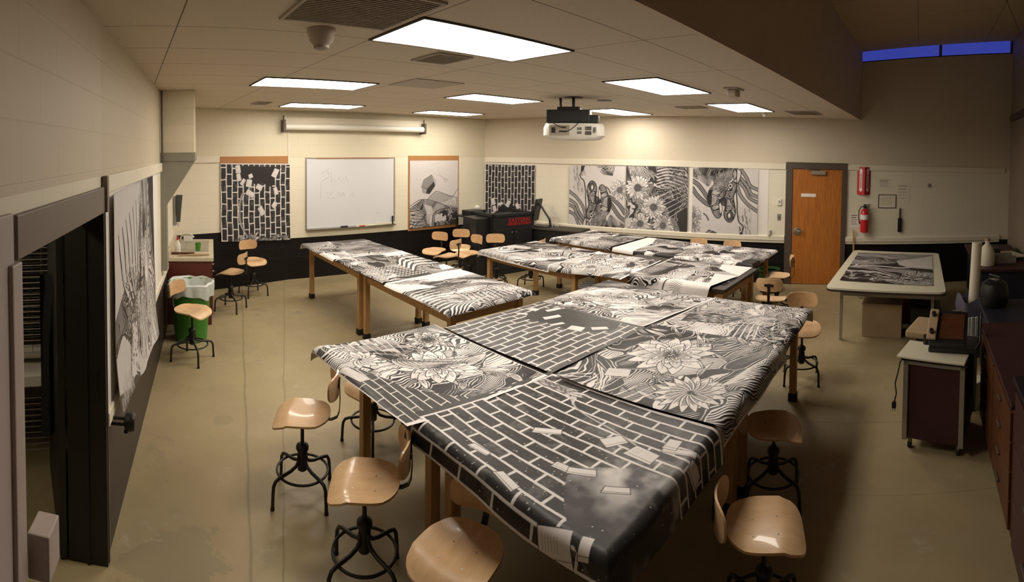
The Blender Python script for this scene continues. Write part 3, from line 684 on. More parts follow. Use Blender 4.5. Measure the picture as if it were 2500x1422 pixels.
for (x, y, pw, ph, a, vn) in ((.50, .58, .145, .055, .62, 0), (.80, .72, .12, .085, 1.05, 0), (.97, .70, .15, .10, -.1, 3), (.76, .40, .10, .05, .1, 5), (.84, .43, .13, .05, .5, 0), (1.02, .42, .12, .045, .5, 0),
                              (1.10, .82, .17, .05, .25, 0), (1.04, .86, .07, .10, .1, 0), (.42, .22, .12, .04, .1, 0), (.66, .16, .14, .05, -.2, 0), (.98, .04, .16, .15, .3, 6), (1.1, .10, .05, .1, .2, 0), (1.24, .78, .12, .09, .3, 0)):
    cv.page(x, y, pw, ph, a, True, vn)
cv.a[cv.X < .045] = .05; cv.a[(cv.X > .045) & (cv.X < .058)] = .95; cv.border(t=.012)
table_print(cv, [(1.34, 2.34), (1.36, .86), (2.46, .84), (2.47, 2.22)], FB, 'glossy print of black bricks and flying pages on the nearest corner of the front tables', .006, .007, 1, .055)
# P5 right middle, big blossoms
cv = flora(1.30, 1.22, .0028, 22, 2.6, ((.46, .74, .30), (.86, .30, .20)), 46, .62)
cv.engrave(cv.poly([(.0, .45), (.0, .0), (.5, .0), (.42, .2), (.2, .42)], 0, True), .5, .09, .2, .06, 3, 5, .9, .03)
for k in range(18): a = 2 * PI * k / 18; cv.petal(.86, .28, a, .24, .07, .97, .0, 6, .1)
cv.page(.30, .30, .17, .12, .4, False, 6, .8)
for k in range(9): cv.curve([(.05 + .07 * k, .02), (.08 + .07 * k, .12), (.04 + .08 * k, .25)], .012, .95, True)
for k in range(7): cv.curve([(1.0, .45), (1.12, .6 + .05 * k), (1.22 + .02 * k, .75 + .05 * k)], .016, .95, True)
cv.border(r=.02, t=.0)
table_print(cv, [(2.44, 2.14), (2.47, .90), (3.74, .88), (3.68, 2.14)], FB, 'print of large rose like blossoms, middle right of the front tables', .012, .005, 2, .06, curl=.012)
# P4 right far: waves, coral
cv = Cv(1.2, 1.1, .0032, 33); cv.engrave(None, .9, .05, .52, .14, 2.0, 9)
hatchy(cv, 600, (.04, .10), .6, .7, .95, .005); cv.leaves(16, (.1, .2), .4, 1.4)
for k in range(14): cv.curve([(.1 + .06 * k, .05), (.16 + .05 * k, .2 + .02 * k), (.1 + .07 * k, .4)], .016, .97, True)
cv.poly([(.1, .25), (.5, .33), (.6, .5), (.3, .55), (.05, .45)], .04); hatchy(cv, 90, (.03, .06), .2, .5, .9, .005, .1, .55, .28, .5)
cv.border(l=.012, r=.0, t=.0); cv.border(b=.0)
table_print(cv, [(3.68, 2.12), (3.70, .95), (4.92, 1.0), (4.86, 2.0)], FB, 'print of coral like waves on the far right corner of the front tables', .003, .006, 3, .06, curl=.006)
# P3 far left: swirls
cv = Cv(1.2, 1.1, .0034, 44); cv.engrave(None, 2.2, .055, .62, .16, 2.4, 13)
for k in range(12): rings(cv, cv.r.uniform(.1, 1.1), cv.r.uniform(.1, 1.0), k, 4, .015, .018, cv.r.choice([0., 1.]))
cv.leaves(26, (.08, .18), 2., 1.2); cv.border(b=.012, r=.02)
table_print(cv, [(3.62, 3.46), (3.64, 2.20), (4.72, 2.02), (4.74, 3.36)], FB, 'print of looping swirls and leaves at the far left of the front tables', .0, .004, 4)
# P2 left middle: bricks with dark opening
cv = Cv(1.22, 1.12, .003, 55); cv.brick(.072, .20, .013, False, .10)
cv.poly([(.40, .62), (.30, .80), (.36, 1.02), (.60, 1.12), (1.0, 1.12), (1.05, .95), (.98, .78), (.80, .66), (.60, .70)], .05)
for x, y, pw, ph, a in ((.40, .98, .16, .06, 1.3), (.28, .86, .09, .08, .2), (.52, .82, .16, .06, 1.2), (.66, .72, .13, .05, 1.2), (.83, .74, .12, .12, .3), (.95, .88, .14, .06, .9), (.30, .70, .1, .05, .4)): cv.page(x, y, pw, ph, a, True, 3)
cv.border(r=.0, l=.03, t=.035); cv.a[cv.Y > 1.085] = .12; cv.a[(cv.X > 1.19)] = .12; cv.a[cv.X < .022] = 1
table_print(cv, [(2.44, 3.50), (2.46, 2.18), (3.62, 2.16), (3.60, 3.50)], FB, 'print of black bricks around a dark opening on the left side of the front tables', .005, .012, 5)
# P1 left near: petals
cv = flora(1.30, 1.08, .0027, 66, .25, ((.74, .62, .25), (.30, .84, .15)), 56, .55)
cv.brick(.06, .2, .008, True, .05, cv.poly([(.55, .0), (1.3, .0), (1.3, .62), (1.1, .40), (.9, .26), (.55, .14)], 0, True), skew=.3)
for k in range(16): cv.petal(.50 + .02 * k, .42 + .025 * k, .1 + .1 * k, .24, .09, cv.r.choice([1., .9, .75]), 0., 5, .2)
for k in range(9): a = -.6 + k * .45; cv.petal(.42, .22, a, .15, .075, .97, .0, 4, .1)
for k in range(11): cv.curve([(.02, .1 + .05 * k), (.2, .06 + .055 * k), (.42, .12 + .045 * k)], .012, .93, True)
cv.page(.62, .07, .24, .09, .15, False, 7, .8); cv.border(r=.028, b=.006, t=.006)
table_print(cv, [(1.30, 3.58), (1.38, 2.22), (2.42, 2.18), (2.40, 3.46)], (1.40, 4.74, 1.05, 3.42), 'print of curling petals and leaves on the near left corner of the front tables', .010, .010, 6, .075)
# --- the narrow row at the left (two tables end to end)
FT = (2.72, 3.78, 3.68, 7.48)
cv = Cv(1.16, 1.26, .0045, 71); cv.engrave(None, 1.2, .045, .5, .12, 2.2, 3)
cv.poly([(.0, .86), (.42, .80), (.36, .98), (.05, 1.24), (.0, 1.26)], .97); cv.poly([(.55, 1.0), (1.16, .98), (1.16, 1.26), (.5, 1.26)], .97)
for k in range(20): cv.curve([(.03, .05 + .035 * k), (.2, .1 + .035 * k), (.32, .02 + .04 * k)], .015, (0., 1.)[k % 2])
for k in range(26): cv.curve([(.35 + .03 * k, .1), (.42 + .028 * k, .4), (.40 + .03 * k, .75)], .010, (.02, .97)[k % 2], True)
for k in range(10): cv.curve([(.05 + .02 * k, .02), (.12 + .03 * k, .14), (.28 + .04 * k, .22)], .016, (.0, 1.)[k % 2])
hatchy(cv, 160, (.03, .07), 1.2, .8, .9, .006, .85, 1.16, .0, .4); cv.border(t=.03)
table_print(cv, [(2.66, 3.60), (3.86, 3.60), (3.84, 4.88), (2.66, 4.80)], FT, 'print with white sky and striped wing on the near end of the narrow left tables', .004, .008, 11, .05, curl=.01)
cv = Cv(1.14, 1.32, .0048, 72); cv.engrave(None, .2, .04, .45, .10, 2.4, 17)
for k in range(28):
    for j in range(8): cv.petal(.03 + .04 * k * .6, .1 + .07 * j + .01 * (k % 2), .9, .045, .02, .95, 0., 0, lw=.003)
for k in range(9): cv.curve([(.6, .25 + .05 * k), (.8, .45 + .06 * k), (1.1, .35 + .08 * k)], .03, (.03, .96)[k % 2])
cv.poly([(.75, 1.1), (1.14, 1.05), (1.14, 1.32), (.7, 1.32)], .97); cv.poly([(.9, .1), (1.14, .1), (1.14, .34), (1.0, .3)], .97); cv.border(t=.03)
table_print(cv, [(2.68, 4.86), (3.84, 4.90), (3.84, 6.30), (2.68, 6.16)], FT, 'print of feather scales and banded ground in the middle of the narrow left tables', .008, .006, 12)
cv = Cv(1.14, 1.36, .005, 73); cv.engrave(None, 2.0, .06, .45, .14, 1.8, 23); cv.engrave(cv.poly([(.0, .0), (.4, .0), (.3, .7), (.0, .9)], 0, True), .5, .08, .75, .1, 2, 4)
cv.engrave(cv.poly([(.35, .15), (1.14, .1), (1.14, 1.36), (.5, 1.36)], 0, True), 1.45, .05, .32, .10, 2, 8, .85, .05); cv.border(b=.02)
table_print(cv, [(2.66, 6.22), (3.84, 6.34), (3.80, 7.58), (2.66, 7.60)], FT, 'dark cloudy print on the far end of the narrow left tables', .0, .005, 13)
# --- front row of the far group
FF = (4.86, 6.02, 2.12, 5.72); FF2 = (5.10, 6.26, 2.10, 3.90)
cv = Cv(1.25, 1.45, .006, 81); cv.engrave(None, .8, .06, .48, .16, 2.2, 31)
for k in range(7): rings(cv, cv.r.uniform(.3, 1.1), cv.r.uniform(.2, 1.3), k, 5, .02, .022, (0., 1.)[k % 2])
for k in range(8): cv.petal(.15, .45 + .06 * k, -.3, .26, .07, .8, .1, 4, .2)
cv.brick(.08, .2, .01, True, .4, cv.poly([(0, .75), (.18, .75), (.22, 1.45), (0, 1.45)], 0, True)); cv.border(b=.02, l=.012)
table_print(cv, [(4.74, 4.34), (6.06, 4.44), (6.06, 5.78), (4.76, 5.86)], FF, 'print of loops and fur at the left end of the far front tables', .0, .005, 21)
cv = Cv(1.25, 1.12, .006, 82); cv.engrave(None, 1.8, .05, .55, .14, 2.4, 37); cv.leaves(40, (.08, .2), 1., 2.)
cv.flower(.30, .62, .2, 12); cv.flower(.75, .45, .16, 11); cv.flower(.85, .85, .13, 10); cv.border(b=.028, t=.022)
table_print(cv, [(4.84, 3.24), (6.14, 3.38), (6.10, 4.44), (4.76, 4.36)], FF, 'print of sunflowers in the middle of the front row of the far tables', .004, .006, 22)
cv = Cv(1.2, 1.15, .006, 83); cv.engrave(None, .3, .05, .5, .16, 2., 41); cv.poly([(.55, .0), (1.2, .0), (1.2, .42), (.85, .36), (.7, .2)], .97)
for k in range(14): cv.curve([(.3 + .03 * k, .45 + .02 * k), (.6 + .03 * k, .55), (.95, .75 + .03 * k)], .016, (.0, 1.)[k % 2])
cv.border(t=.02, r=.01)
table_print(cv, [(5.28, 2.12), (6.32, 2.14), (6.32, 3.34), (5.25, 3.26)], FF2, 'print of contour bands with a blank corner, right end of the far front tables', .0, .004, 23)
cv = Cv(.95, 1.12, .0055, 84, .95); cv.engrave(cv.poly([(.45, .1), (.95, .3), (.95, 1.12), (.4, 1.12), (.35, .8)], 0, True), 1.7, .045, .6, .12, 2.2, 43)
cv.engrave(cv.poly([(.0, .68), (.4, .66), (.42, 1.12), (.0, 1.12)], 0, True), .4, .05, .5, .12, 2.6, 47); cv.curve([(.05, .58), (.2, .6), (.38, .56)], .02, .1)
for k in range(9): cv.curve([(.06 + .03 * k, .36), (.16 + .02 * k, .44), (.12 + .03 * k, .52)], .006, .1)
table_print(cv, [(4.80, 2.26), (5.66, 2.12), (5.70, 3.24), (4.80, 3.30)], FF2, 'print curling down over the front edge of the far tables, animal legs and blank paper', .016, .006, 24, .05)
# --- back row
FK = (6.45, 7.58, 2.22, 5.72)
cv = Cv(1.2, 1.3, .008, 91); cv.engrave(None, 1., .05, .5, .14, 2.2, 51); cv.leaves(26, (.08, .16), 1., 2., x0=0, x1=.5); cv.flower(.2, .5, .14, 9); cv.flower(.18, .85, .12, 9)
table_print(cv, [(6.36, 4.50), (7.62, 4.56), (7.62, 5.78), (6.36, 5.82)], FK, 'print with row of blossoms at the left end of the back row of tables', .004, .006, 31)
cv = Cv(1.2, 1.15, .008, 92); cv.engrave(None, .6, .05, .52, .14, 2.2, 53); cv.poly([(.0, .75), (.7, .8), (1.2, 1.0), (1.2, 1.15), (.0, 1.15)], .97); cv.border(b=.02)
table_print(cv, [(6.36, 3.36), (7.62, 3.36), (7.62, 4.52), (6.36, 4.46)], FK, 'print with blank white corner in the middle of the back row of tables', .0, .004, 32)
cv = Cv(1.2, 1.15, .008, 93); cv.engrave(None, 1.9, .045, .5, .14, 2.2, 57); cv.flower(.25, .75, .2, 12); cv.petal(.1, .3, .5, .3, .08, 1., 0., 2); cv.petal(.12, .2, 1., .3, .08, .9, 0., 2); cv.border(l=.012)
table_print(cv, [(6.36, 2.14), (7.62, 2.16), (7.62, 3.38), (6.36, 3.40)], FK, 'print with pale sunflower at the right end of the back row of tables', .003, .004, 33)
# print on the folding table, sheet on the floor
cv = Cv(1.28, 2.0, .006, 95); cv.engrave(None, 1.35, .07, .45, .15, 2., 61, .74, .0); cv.leaves(50, (.1, .22), 1.2, 1.4, (.85, .7, .5), x0=0, y0=0, y1=.6)
cv.poly([(.9, 1.0), (1.28, .9), (1.28, 1.9), (1.05, 1.7), (.7, 1.4), (.75, 1.15)], .72); cv.curve([(.05, .9), (.4, 1.0), (.8, .95), (1.1, 1.1)], .06, .75)
table_print(cv, [(6.42, 1.0), (6.35, -.20), (8.45, -.24), (8.40, 1.0)], (6, 8.7, -.4, 1.2), 'dark landscape print lying on the pale folding table', .0, .001, 41, group=None, tz=.752)
cv = Cv(.9, .6, .006, 96); cv.brick(.07, .19, .012, True, .10); g0 = W(0, 0)
def lf(p): x, y = G(*p); return loc(Vector((x, y, 0)))
table_print(cv, [lf((1357, 722)), lf((1412, 722)), lf((1466, 686)), lf((1440, 684))], (0, 20, -5, 20), 'brick patterned print sheet lying on the floor behind the front tables', .0, .001, 42, group=None, tz=.0)
# ------------------------------------------------------------------ prints on the walls
def wall_print(W_, cv, t0, t1, z0, z1, label, group, curl=.0, y=-.012, skew=(0, 0, 0, 0), seed=0, bulge=.01, bow=0.):
    ink = cv.out(); ny, nx = ink.shape; u, v = np.meshgrid(np.linspace(0, 1, nx), np.linspace(0, 1, ny))
    T = t0 + (t1 - t0) * u; zb = z0 + skew[0] * (1 - u) + skew[1] * u + bow * np.sin(PI * u); zt = z1 + skew[2] * (1 - u) + skew[3] * u; Z = zb + (zt - zb) * v
    Y = y - bulge * np.abs(noise2(T + 3, Z + 3, 2.2, seed + 90, 2) - .3) - curl * (1 - v) ** 4
    P = np.stack([T - t0, Y, Z - z0], -1); o = sheet_mesh('wall_print', P, ink); W_.put(o, t0, 0, z0)
    return tag(o, label, 'print', group)
# left wall: feathers, ears of corn, rocks
cv = Cv(2.05, 1.32, .005, 101, .74); cv.engrave(cv.poly([(.0, .10), (.75, .02), (.95, .62), (.6, .80), (.25, .66), (.0, .56)], 0, True), .9, .07, .55, .06, 3, 8, .76, .03)
cv.engrave(cv.poly([(.9, .05), (2.05, .0), (2.05, 1.32), (1.15, 1.32), (1.0, .9), (1.1, .6), (.7, .3)], 0, True), .2, .05, .42, .06, 3, 3)
for k in range(7): cv.curve([(.18 + .14 * k, 1.05 + .03 * k), (.30 + .13 * k, .75 + .04 * k), (.62 + .06 * k, .50 + .03 * k), (.85 + .04 * k, .60)][::-1], .10, .05, True); cv.curve([(.25 + .13 * k, 1.02 + .03 * k), (.31 + .13 * k, .75 + .04 * k), (.63 + .06 * k, .52 + .03 * k)][::-1], .030, .78, True)
hatchy(cv, 220, (.02, .05), .6, .6, .75, .007, .4, 1.0, .4, .8)
for i in range(14):
    for s_ in (-1, 1): cv.petal(1.52 + .012 * i + s_ * .01, .1 + .085 * i, PI / 2 + s_ * .6, .10, .04, .85, 0., 1); cv.petal(1.22 + s_ * .01, .42 + .06 * i, PI / 2 + s_ * .6, .08, .034, .85, 0., 1)
for k in range(6): cv.curve([(.02, .40 - .05 * k), (.3, .46 - .04 * k), (.55, .62 - .05 * k), (.9, .5 - .03 * k)], .022, .06, True)
cv.poly([(.02, .34), (.25, .42), (.45, .30), (.42, .05), (.02, .12)], .74); cv.curve([(.02, .34), (.25, .42), (.45, .30), (.42, .05)], .012, .03)
cv.poly([(.45, .10), (.60, .40), (.78, .38), (.76, .12), (.6, .04)], .8); 
for k in range(40): cv.dot(cv.r.uniform(.5, .76), cv.r.uniform(.1, .38), .010, .04)
cv.poly([(.0, .0), (.8, .0), (.6, .06), (.35, .05), (.0, .12)], .07); hatchy(cv, 120, (.04, .09), 1.4, .5, .55, .006, .05, .5, .0, .12)
hatchy(cv, 420, (.04, .10), 1.2, .35, .7, .006, .75, 2.0, .0, .5)
for k in range(7): cv.curve([(1.55, .62), (1.75, .60 - .05 * k), (1.98, .45 - .07 * k)], .02, (.85, .05)[k % 2], True)
for k in range(5): cv.petal(1.30, .66, 1.2 + .5 * k, .16, .09, .82, .0, 6)
cv.border(l=.012, val=.05)
wall_print(WL, cv, .14, 2.15, .74, 2.08, 'large print of feathers, braided ears and rocks on the left wall', None, .05, -.02, (.03, -.2, 0, .02), 1, .03)
bp = MB(); 
o = MB().box(.04, 2.75, -.006, -.001, .86, 2.10).build('backing_paper', 'white_p'); tag(o, 'white backing paper behind the large print on the left wall', 'paper'); WL.put(o, 0)
# brick poster, back left wall
cv = Cv(1.36, 1.34, .006, 111); cv.brick(.105, .21, .017, False, .035, jit=.012)
cv.poly([(.30, 1.30), (.36, 1.14), (.42, 1.05), (.60, 1.0), (.72, .96), (.80, 1.0), (.98, .93), (1.04, 1.0), (1.06, 1.15), (1.18, 1.28)], .03)
for x, y, pw, ph, a in ((.33, 1.24, .10, .14, .1), (.34, 1.10, .09, .14, .2), (.42, 1.02, .13, .07, .9), (.57, 1.12, .09, .08, .4), (.54, 1.0, .11, .14, -.2), (.74, .93, .13, .10, -.5), (1.06, 1.18, .11, .17, -.45), (1.07, .86, .09, .14, .3), (1.04, .62, .13, .09, .9), (.56, .82, .17, .10, -.5), (.78, .52, .10, .17, .5)): cv.page(x, y, pw, ph, a, True, 3, .86)
cv.curve([(.42, .82), (.36, .6), (.38, .3), (.50, .08), (.62, .02)], .028, .3); cv.curve([(.40, .82), (.34, .6), (.36, .3), (.48, .08)], .008, .85)
cv.leaves(26, (.1, .2), .1, .8, (.6, .4, .8), 4, .3, 1.3, 0, .07); cv.border(t=.02, val=.85)
wall_print(WB1, cv, .80, 2.15, .79, 2.13, 'print of tall bricks, dark hole and flying pages hanging on the left of the whiteboard', None, .02, -.02, (.02, -.06, 0, -.03), 2, .012)
o = MB().box(.80, 2.15, -.012, -.001, 0, .14).build('backing_strip', 'cork'); tag(o, 'brown strip of board above the left brick print', 'board'); WB1.put(o, 0, 0, 2.10)
# landscape sketch right of the whiteboard
cv = Cv(1.26, 1.34, .006, 121, .80)
cv.poly([(.35, .95), (.55, 1.05), (.62, .92), (.60, .86), (.40, .74), (.30, .82)], .35); cv.poly([(.43, .76), (.40, .68), (.50, .66), (.64, .82), (.62, .92)], .05); cv.poly([(.30, .82), (.40, .74), (.42, .68), (.33, .70)], .45)
cv.line([(.30, .82), (.35, .95), (.55, 1.05), (.66, .92), (.64, .82), (.50, .66), (.40, .68), (.33, .70), (.30, .82)], .008, .1); cv.line([(.30, .82), (.43, .76), (.62, .90)], .008, .1)
for k in range(3): cv.curve([(.70 + .03 * k, 1.05), (.85, 1.0 - .02 * k), (.95, .92)], .004, .4)
cv.line([(.86, .93), (.93, .97), (.98, .93), (.91, .88), (.86, .93)], .005, .2)
cv.poly([(.45, .56), (.65, .70), (.85, .66), (1.26, .56), (1.26, .3), (.3, .3)], .5); cv.curve([(.40, .52), (.65, .70), (.85, .66), (1.1, .58), (1.26, .74)], .010, .08)
cv.poly([(.75, .44), (1.2, .56), (1.2, .40)], .75)
for k in range(26): cv.dot(cv.r.uniform(.85, 1.18), cv.r.uniform(.42, .52), .008, .1)
cv.poly([(0, .40), (.3, .56), (.7, .48), (1.0, .38), (1.26, .34), (1.26, 0), (0, 0)], .28); cv.engrave(cv.poly([(0, .0), (0, .40), (.3, .56), (.7, .48), (.95, .38), (.6, .24), (.55, 0)], 0, True), 2.3, .07, .5, .12, 2.5, 5, .7, .05)
cv.curve([(0, .44), (.3, .56), (.7, .48), (1.05, .34)], .012, .04); cv.poly([(.36, .46), (.56, .40), (.58, .26), (.44, .24)], .7)
cv.curve([(.55, .02), (.62, .26), (.9, .34), (1.26, .30)], .016, .04); cv.engrave(cv.poly([(.6, 0), (.66, .24), (.9, .32), (1.26, .28), (1.26, 0)], 0, True), .6, .06, .3, .12, 3, 6, .7, .04)
for k in range(16): cv.dot(.66 + .05 * (k % 6), .10 + .05 * (k // 6) + .02 * (k % 2), .028, .7)
for k in range(14): a = cv.r.uniform(.6, 2.2); cv.petal(1.0 + .02 * k % .1, .06 + .02 * k, a, .07, .03, .75, .05, 1)
for k in range(9): cv.curve([(.0, .05 + .03 * k), (.25, .02 + .03 * k), (.5, .1 + .01 * k)], .008, (.8, .05)[k % 2], True)
wall_print(WB2, cv, 2.53, 3.73, .77, 2.14, 'charcoal style print of a floating block above furrowed hills, right of the whiteboard', None, .02, -.016, (0, .03, 0, 0), 3, .008)
o = MB().box(2.50, 3.76, -.010, -.001, .72, 2.24).build('backing_board', 'cork'); tag(o, 'brown backing board behind the print right of the whiteboard', 'board'); WB2.put(o, 0)
# brick poster behind the lectern
cv = Cv(1.28, 1.36, .007, 131); cv.brick(.085, .24, .014, False, .03, jit=.008)
cv.poly([(.28, 0), (.30, .25), (.42, .42), (.52, .48), (.58, .40), (.70, .52), (.80, .42), (.86, .30), (.80, .2), (.78, 0)], .02)
for x, y, pw, ph, a in ((.22, .52, .12, .16, .3), (.26, .36, .10, .14, .2), (.42, .48, .14, .07, .3), (.62, .50, .10, .16, -.4), (.86, .46, .10, .14, .5), (.22, .16, .11, .26, .0), (.92, .18, .2, .10, .6)): cv.page(x, y, pw, ph, a, True, 0, .82)
cv.border(t=.02, val=.8)
wall_print(WC, cv, .03, 1.29, .72, 2.07, 'print of tall narrow bricks hanging behind the black lectern', None, .0, -.03, (0, 0, 0, 0), 4, .008)
# horse and sunflower prints, right back wall
def horse(cv):
    """two muzzles hanging down under a dark mane, horns to the right, bark at the lower right"""
    T = lambda x, y: ((x - 1592) / 828 * 1.22, (945 - y) / 880 * 1.34)
    P = lambda *L: [T(L[i], L[i + 1]) for i in range(0, len(L), 2)]
    def shape(L, fill, ang=None, per=.03, duty=.5, v1=.75, v0=.03, lw=.012, edge=.02):
        p = cv.curve(P(*L, *L[:2]), 0, 0, n=5); r = cv.poly(p, fill)
        if ang is not None: cv.engrave(r, ang, per, duty, .02, 4, len(L), v1, v0)
        if lw: cv.line(p + p[:1], lw, edge)
    cv.poly(P(2150, 440, 2200, 560, 2300, 520, 2350, 620, 2350, 945, 2180, 945, 2235, 850, 2240, 760, 2170, 720, 2150, 600), .70)
    for k in range(26): x, y = cv.r.uniform(2170, 2340), cv.r.uniform(560, 900); cv.line(P(x, y, x + 8, y + cv.r.uniform(25, 70)), .010, .12)
    cv.curve(P(2140, 300, 2160, 480, 2165, 620, 2190, 740, 2242, 790, 2232, 860, 2180, 945), .022, .04)
    cv.poly(P(2200, 880, 2240, 850, 2235, 945, 2180, 945), .04)
    for L in ((2200, 190, 2290, 300, 2330, 380, 2415, 420), (2180, 230, 2260, 330, 2310, 430, 2412, 490), (2150, 260, 2200, 400, 2300, 520, 2412, 600), (2210, 90, 2270, 180, 2320, 280, 2415, 330)):
        cv.curve(P(*L), .070, .05); cv.curve(P(*L), .040, .42); cv.curve(P(*L), .006, .1)
    shape((1592, 85, 1700, 66, 1850, 66, 1850, 180, 1800, 300, 1740, 270, 1680, 230, 1592, 185), .3, .4, .035, .42, .7, .05, 0)
    for L in ((1592, 235, 1660, 280, 1720, 350, 1770, 420, 1830, 490), (1592, 330, 1640, 400, 1700, 460, 1780, 520, 1840, 540)):
        cv.curve(P(*L), .085, .05); cv.curve(P(*L), .050, .33); cv.curve(P(*L), .010, .06)
    shape((1830, 66, 2160, 66, 2130, 160, 2060, 240, 2020, 340, 2005, 430, 1930, 440, 1880, 470, 1800, 430, 1790, 380, 1815, 320, 1860, 260, 1820, 180), .04, 1.5, .045, .30, .5, .02, 0)
    for k in range(60): x, y = cv.r.uniform(1840, 2110), cv.r.uniform(75, 380); cv.line(P(x, y, x - 12 + cv.r.uniform(-8, 8), y + cv.r.uniform(20, 60)), .005, .6)
    shape((1780, 420, 1850, 400, 1920, 440, 1950, 520, 1955, 600, 1968, 650, 1940, 692, 1900, 690, 1860, 640, 1830, 570, 1790, 500), .25, .2, .032, .42, .6, .04, .014)
    for k in range(13): y = 300 + 22 * k; cv.curve(P(1850 + k * 2, y, 1885 + k * 2, y + 10, 1920 + k, y - 2), .007, .85)
    shape((2105, 225, 2150, 270, 2135, 360, 2112, 430, 2132, 540, 2142, 620, 2120, 700, 2080, 742, 2035, 728, 2005, 680, 2000, 610, 2015, 550, 1965, 520, 1935, 470, 1995, 425, 2025, 350, 2060, 280), .66, .15, .030, .55, .8, .04, .020)
    for k in range(20): y = 350 + 17 * k; cv.curve(P(1990 + (k % 3) * 8, y, 2040, y + 14, 2110, y - 4), .008, .03, True)
    shape((2030, 280, 2075, 250, 2105, 285, 2070, 330), .7, None, lw=.014); cv.dot(*T(2070, 288), .022, .03)
    shape((2020, 560, 2070, 540, 2100, 580, 2060, 620, 2020, 610), .6, .9, .02, .5, .8, .05, .012)
    shape((2035, 640, 2075, 600, 2115, 640, 2110, 700, 2060, 722, 2035, 690), .10, None, lw=.010); shape((2050, 650, 2070, 628, 2080, 670, 2060, 690), .9, None, lw=0)
    shape((1930, 520, 1955, 500, 1975, 580, 1950, 650, 1940, 580), .85, None, lw=.012)
    shape((2095, 130, 2130, 80, 2150, 150, 2120, 215), .5, None, lw=.016); shape((2150, 70, 2200, 100, 2190, 200, 2150, 250), .75, None, lw=.016)
cv = Cv(1.22, 1.34, .006, 141, .78); horse(cv)
cv.flower(.02, .42, .17, 12); cv.flower(.03, .22, .14, 10); cv.engrave(cv.poly([(.15, 0), (.32, .16), (.45, .12), (.55, 0)], 0, True), .8, .05, .5, .06, 5, 3, .75, .1); cv.curve([(.22, .46), (.27, .42), (.31, .34)], .03, .15)
wall_print(WC, cv, 4.61, 5.83, .79, 2.10, 'print of a horse head hanging down, nearest the wooden door', 'prints pinned along the back right wall', .0, -.03, (0, .03, 0, 0), 5, .008)
# the upturned head: drawn, then the canvas turned by 180 degrees
c2 = Cv(1.21, 1.34, .006, 151, .78); horse(c2)
c2.a = c2.a[::-1, ::1].copy(); c2.a = c2.a[:, ::-1].copy(); c2.flower(1.10, .86, .2, 13); c2.engrave(c2.poly([(.55, 1.34), (.75, 1.16), (.95, 1.14), (1.0, 1.34)], 0, True), .8, .05, .5, .06, 5, 3, .75, .1); c2.curve([(.80, .92), (.86, .88), (.90, .8)], .03, .15)
wall_print(WC, c2, 2.09, 3.28, .78, 2.07, 'print of an upturned horse head beside the sunflowers, leftmost on the right back wall', 'prints pinned along the back right wall', .0, -.028, (-.03, .0, 0, .02), 6, .008)
cv = Cv(1.22, 1.34, .006, 161); cv.engrave(None, .5, .055, .42, .16, 2.2, 71, .74, .05)
for k in range(12): cv.curve([(.62, .95 + .03 * k), (.85, 1.0 + .03 * k), (1.22, .85 + .04 * k)], .022, (.75, .06)[k % 2], True)
for k in range(12): cv.curve([(.55, .2 + .05 * k), (.85, .35 + .05 * k), (1.22, .6 + .04 * k)], .02, (.7, .06)[k % 2], True)
cv.leaves(26, (.08, .2), .6, 1.4, (.5, .7, .3), 4); cv.flower(.24, .92, .25, 15); cv.flower(.56, .55, .24, 17); cv.flower(.30, .22, .22, 9); cv.flower(.75, .20, .21, 15)
cv.poly([(.0, .30), (.14, .34), (.10, .16), (0, .1)], .72)
wall_print(WC, cv, 3.30, 4.52, .77, 2.09, 'print of overlapping sunflowers in the middle of the right back wall', 'prints pinned along the back right wall', .0, -.03, (.0, .02, 0, .01), 7, .008)
o = MB().box(4.53, 6.02, -.008, -.001, .89, 2.11).build('backing_paper', 'white_p'); tag(o, 'white backing paper around the horse print nearest the wooden door', 'paper'); WC.put(o, 0)
# ------------------------------------------------------------------ work tables
def work_table(a0, a1, b0, b1, label, group, inset=.05):
    ca, cb = (a0 + a1) / 2, (b0 + b1) / 2; hx, hy = (a1 - a0) / 2, (b1 - b0) / 2
    t = thing('work_table', label, 'table', W(ca, cb, 0), GA, group)
    MB().box(-hx, hx, -hy, hy, TZ - .042, TZ - .002).build('tabletop', 'ttop', t, bevel=.006)
    k = inset + .03
    for q in (-1, 1):
        MB().box(-hx + k, hx - k, q * (hy - k) - .012, q * (hy - k) + .012, TZ - .15, TZ - .042).build('apron', 'apron', t)
        MB().box(q * (hx - k) - .012, q * (hx - k) + .012, -hy + k, hy - k, TZ - .15, TZ - .042).build('apron', 'twood', t)
    for sx in (-1, 1):
        for sy in (-1, 1):
            x, y = sx * (hx - k), sy * (hy - k); l = MB().box(x - .032, x + .032, y - .032, y + .032, .02, TZ - .042).build('leg', 'twood', t, bevel=.004)
            MB().box(x - .039, x + .039, y - .039, y + .039, 0, .075).build('foot_cap', 'rubber', l, bevel=.004)
    return t
work_table(1.52, 3.12, 2.22, 3.22, 'wooden work table under the curling petals print, near left of the front block', 'work tables of the front block')
work_table(1.52, 3.12, 1.07, 2.19, 'wooden work table under the glossy brick print, nearest corner of the front block', 'work tables of the front block')
work_table(3.15, 4.74, 2.22, 3.33, 'wooden work table under the looping swirls print, far left of the front block', 'work tables of the front block')
work_table(3.15, 4.74, 1.07, 2.19, 'wooden work table under the coral waves print, far right of the front block', 'work tables of the front block')
work_table(2.74, 3.78, 3.68, 5.58, 'wooden work table at the near end of the narrow left row', 'work tables of the left row')
work_table(2.74, 3.78, 5.60, 7.48, 'wooden work table at the far end of the narrow left row', 'work tables of the left row')
work_table(4.86, 6.02, 3.93, 5.72, 'wooden work table at the left end of the front row of the far group', 'work tables of the far group')
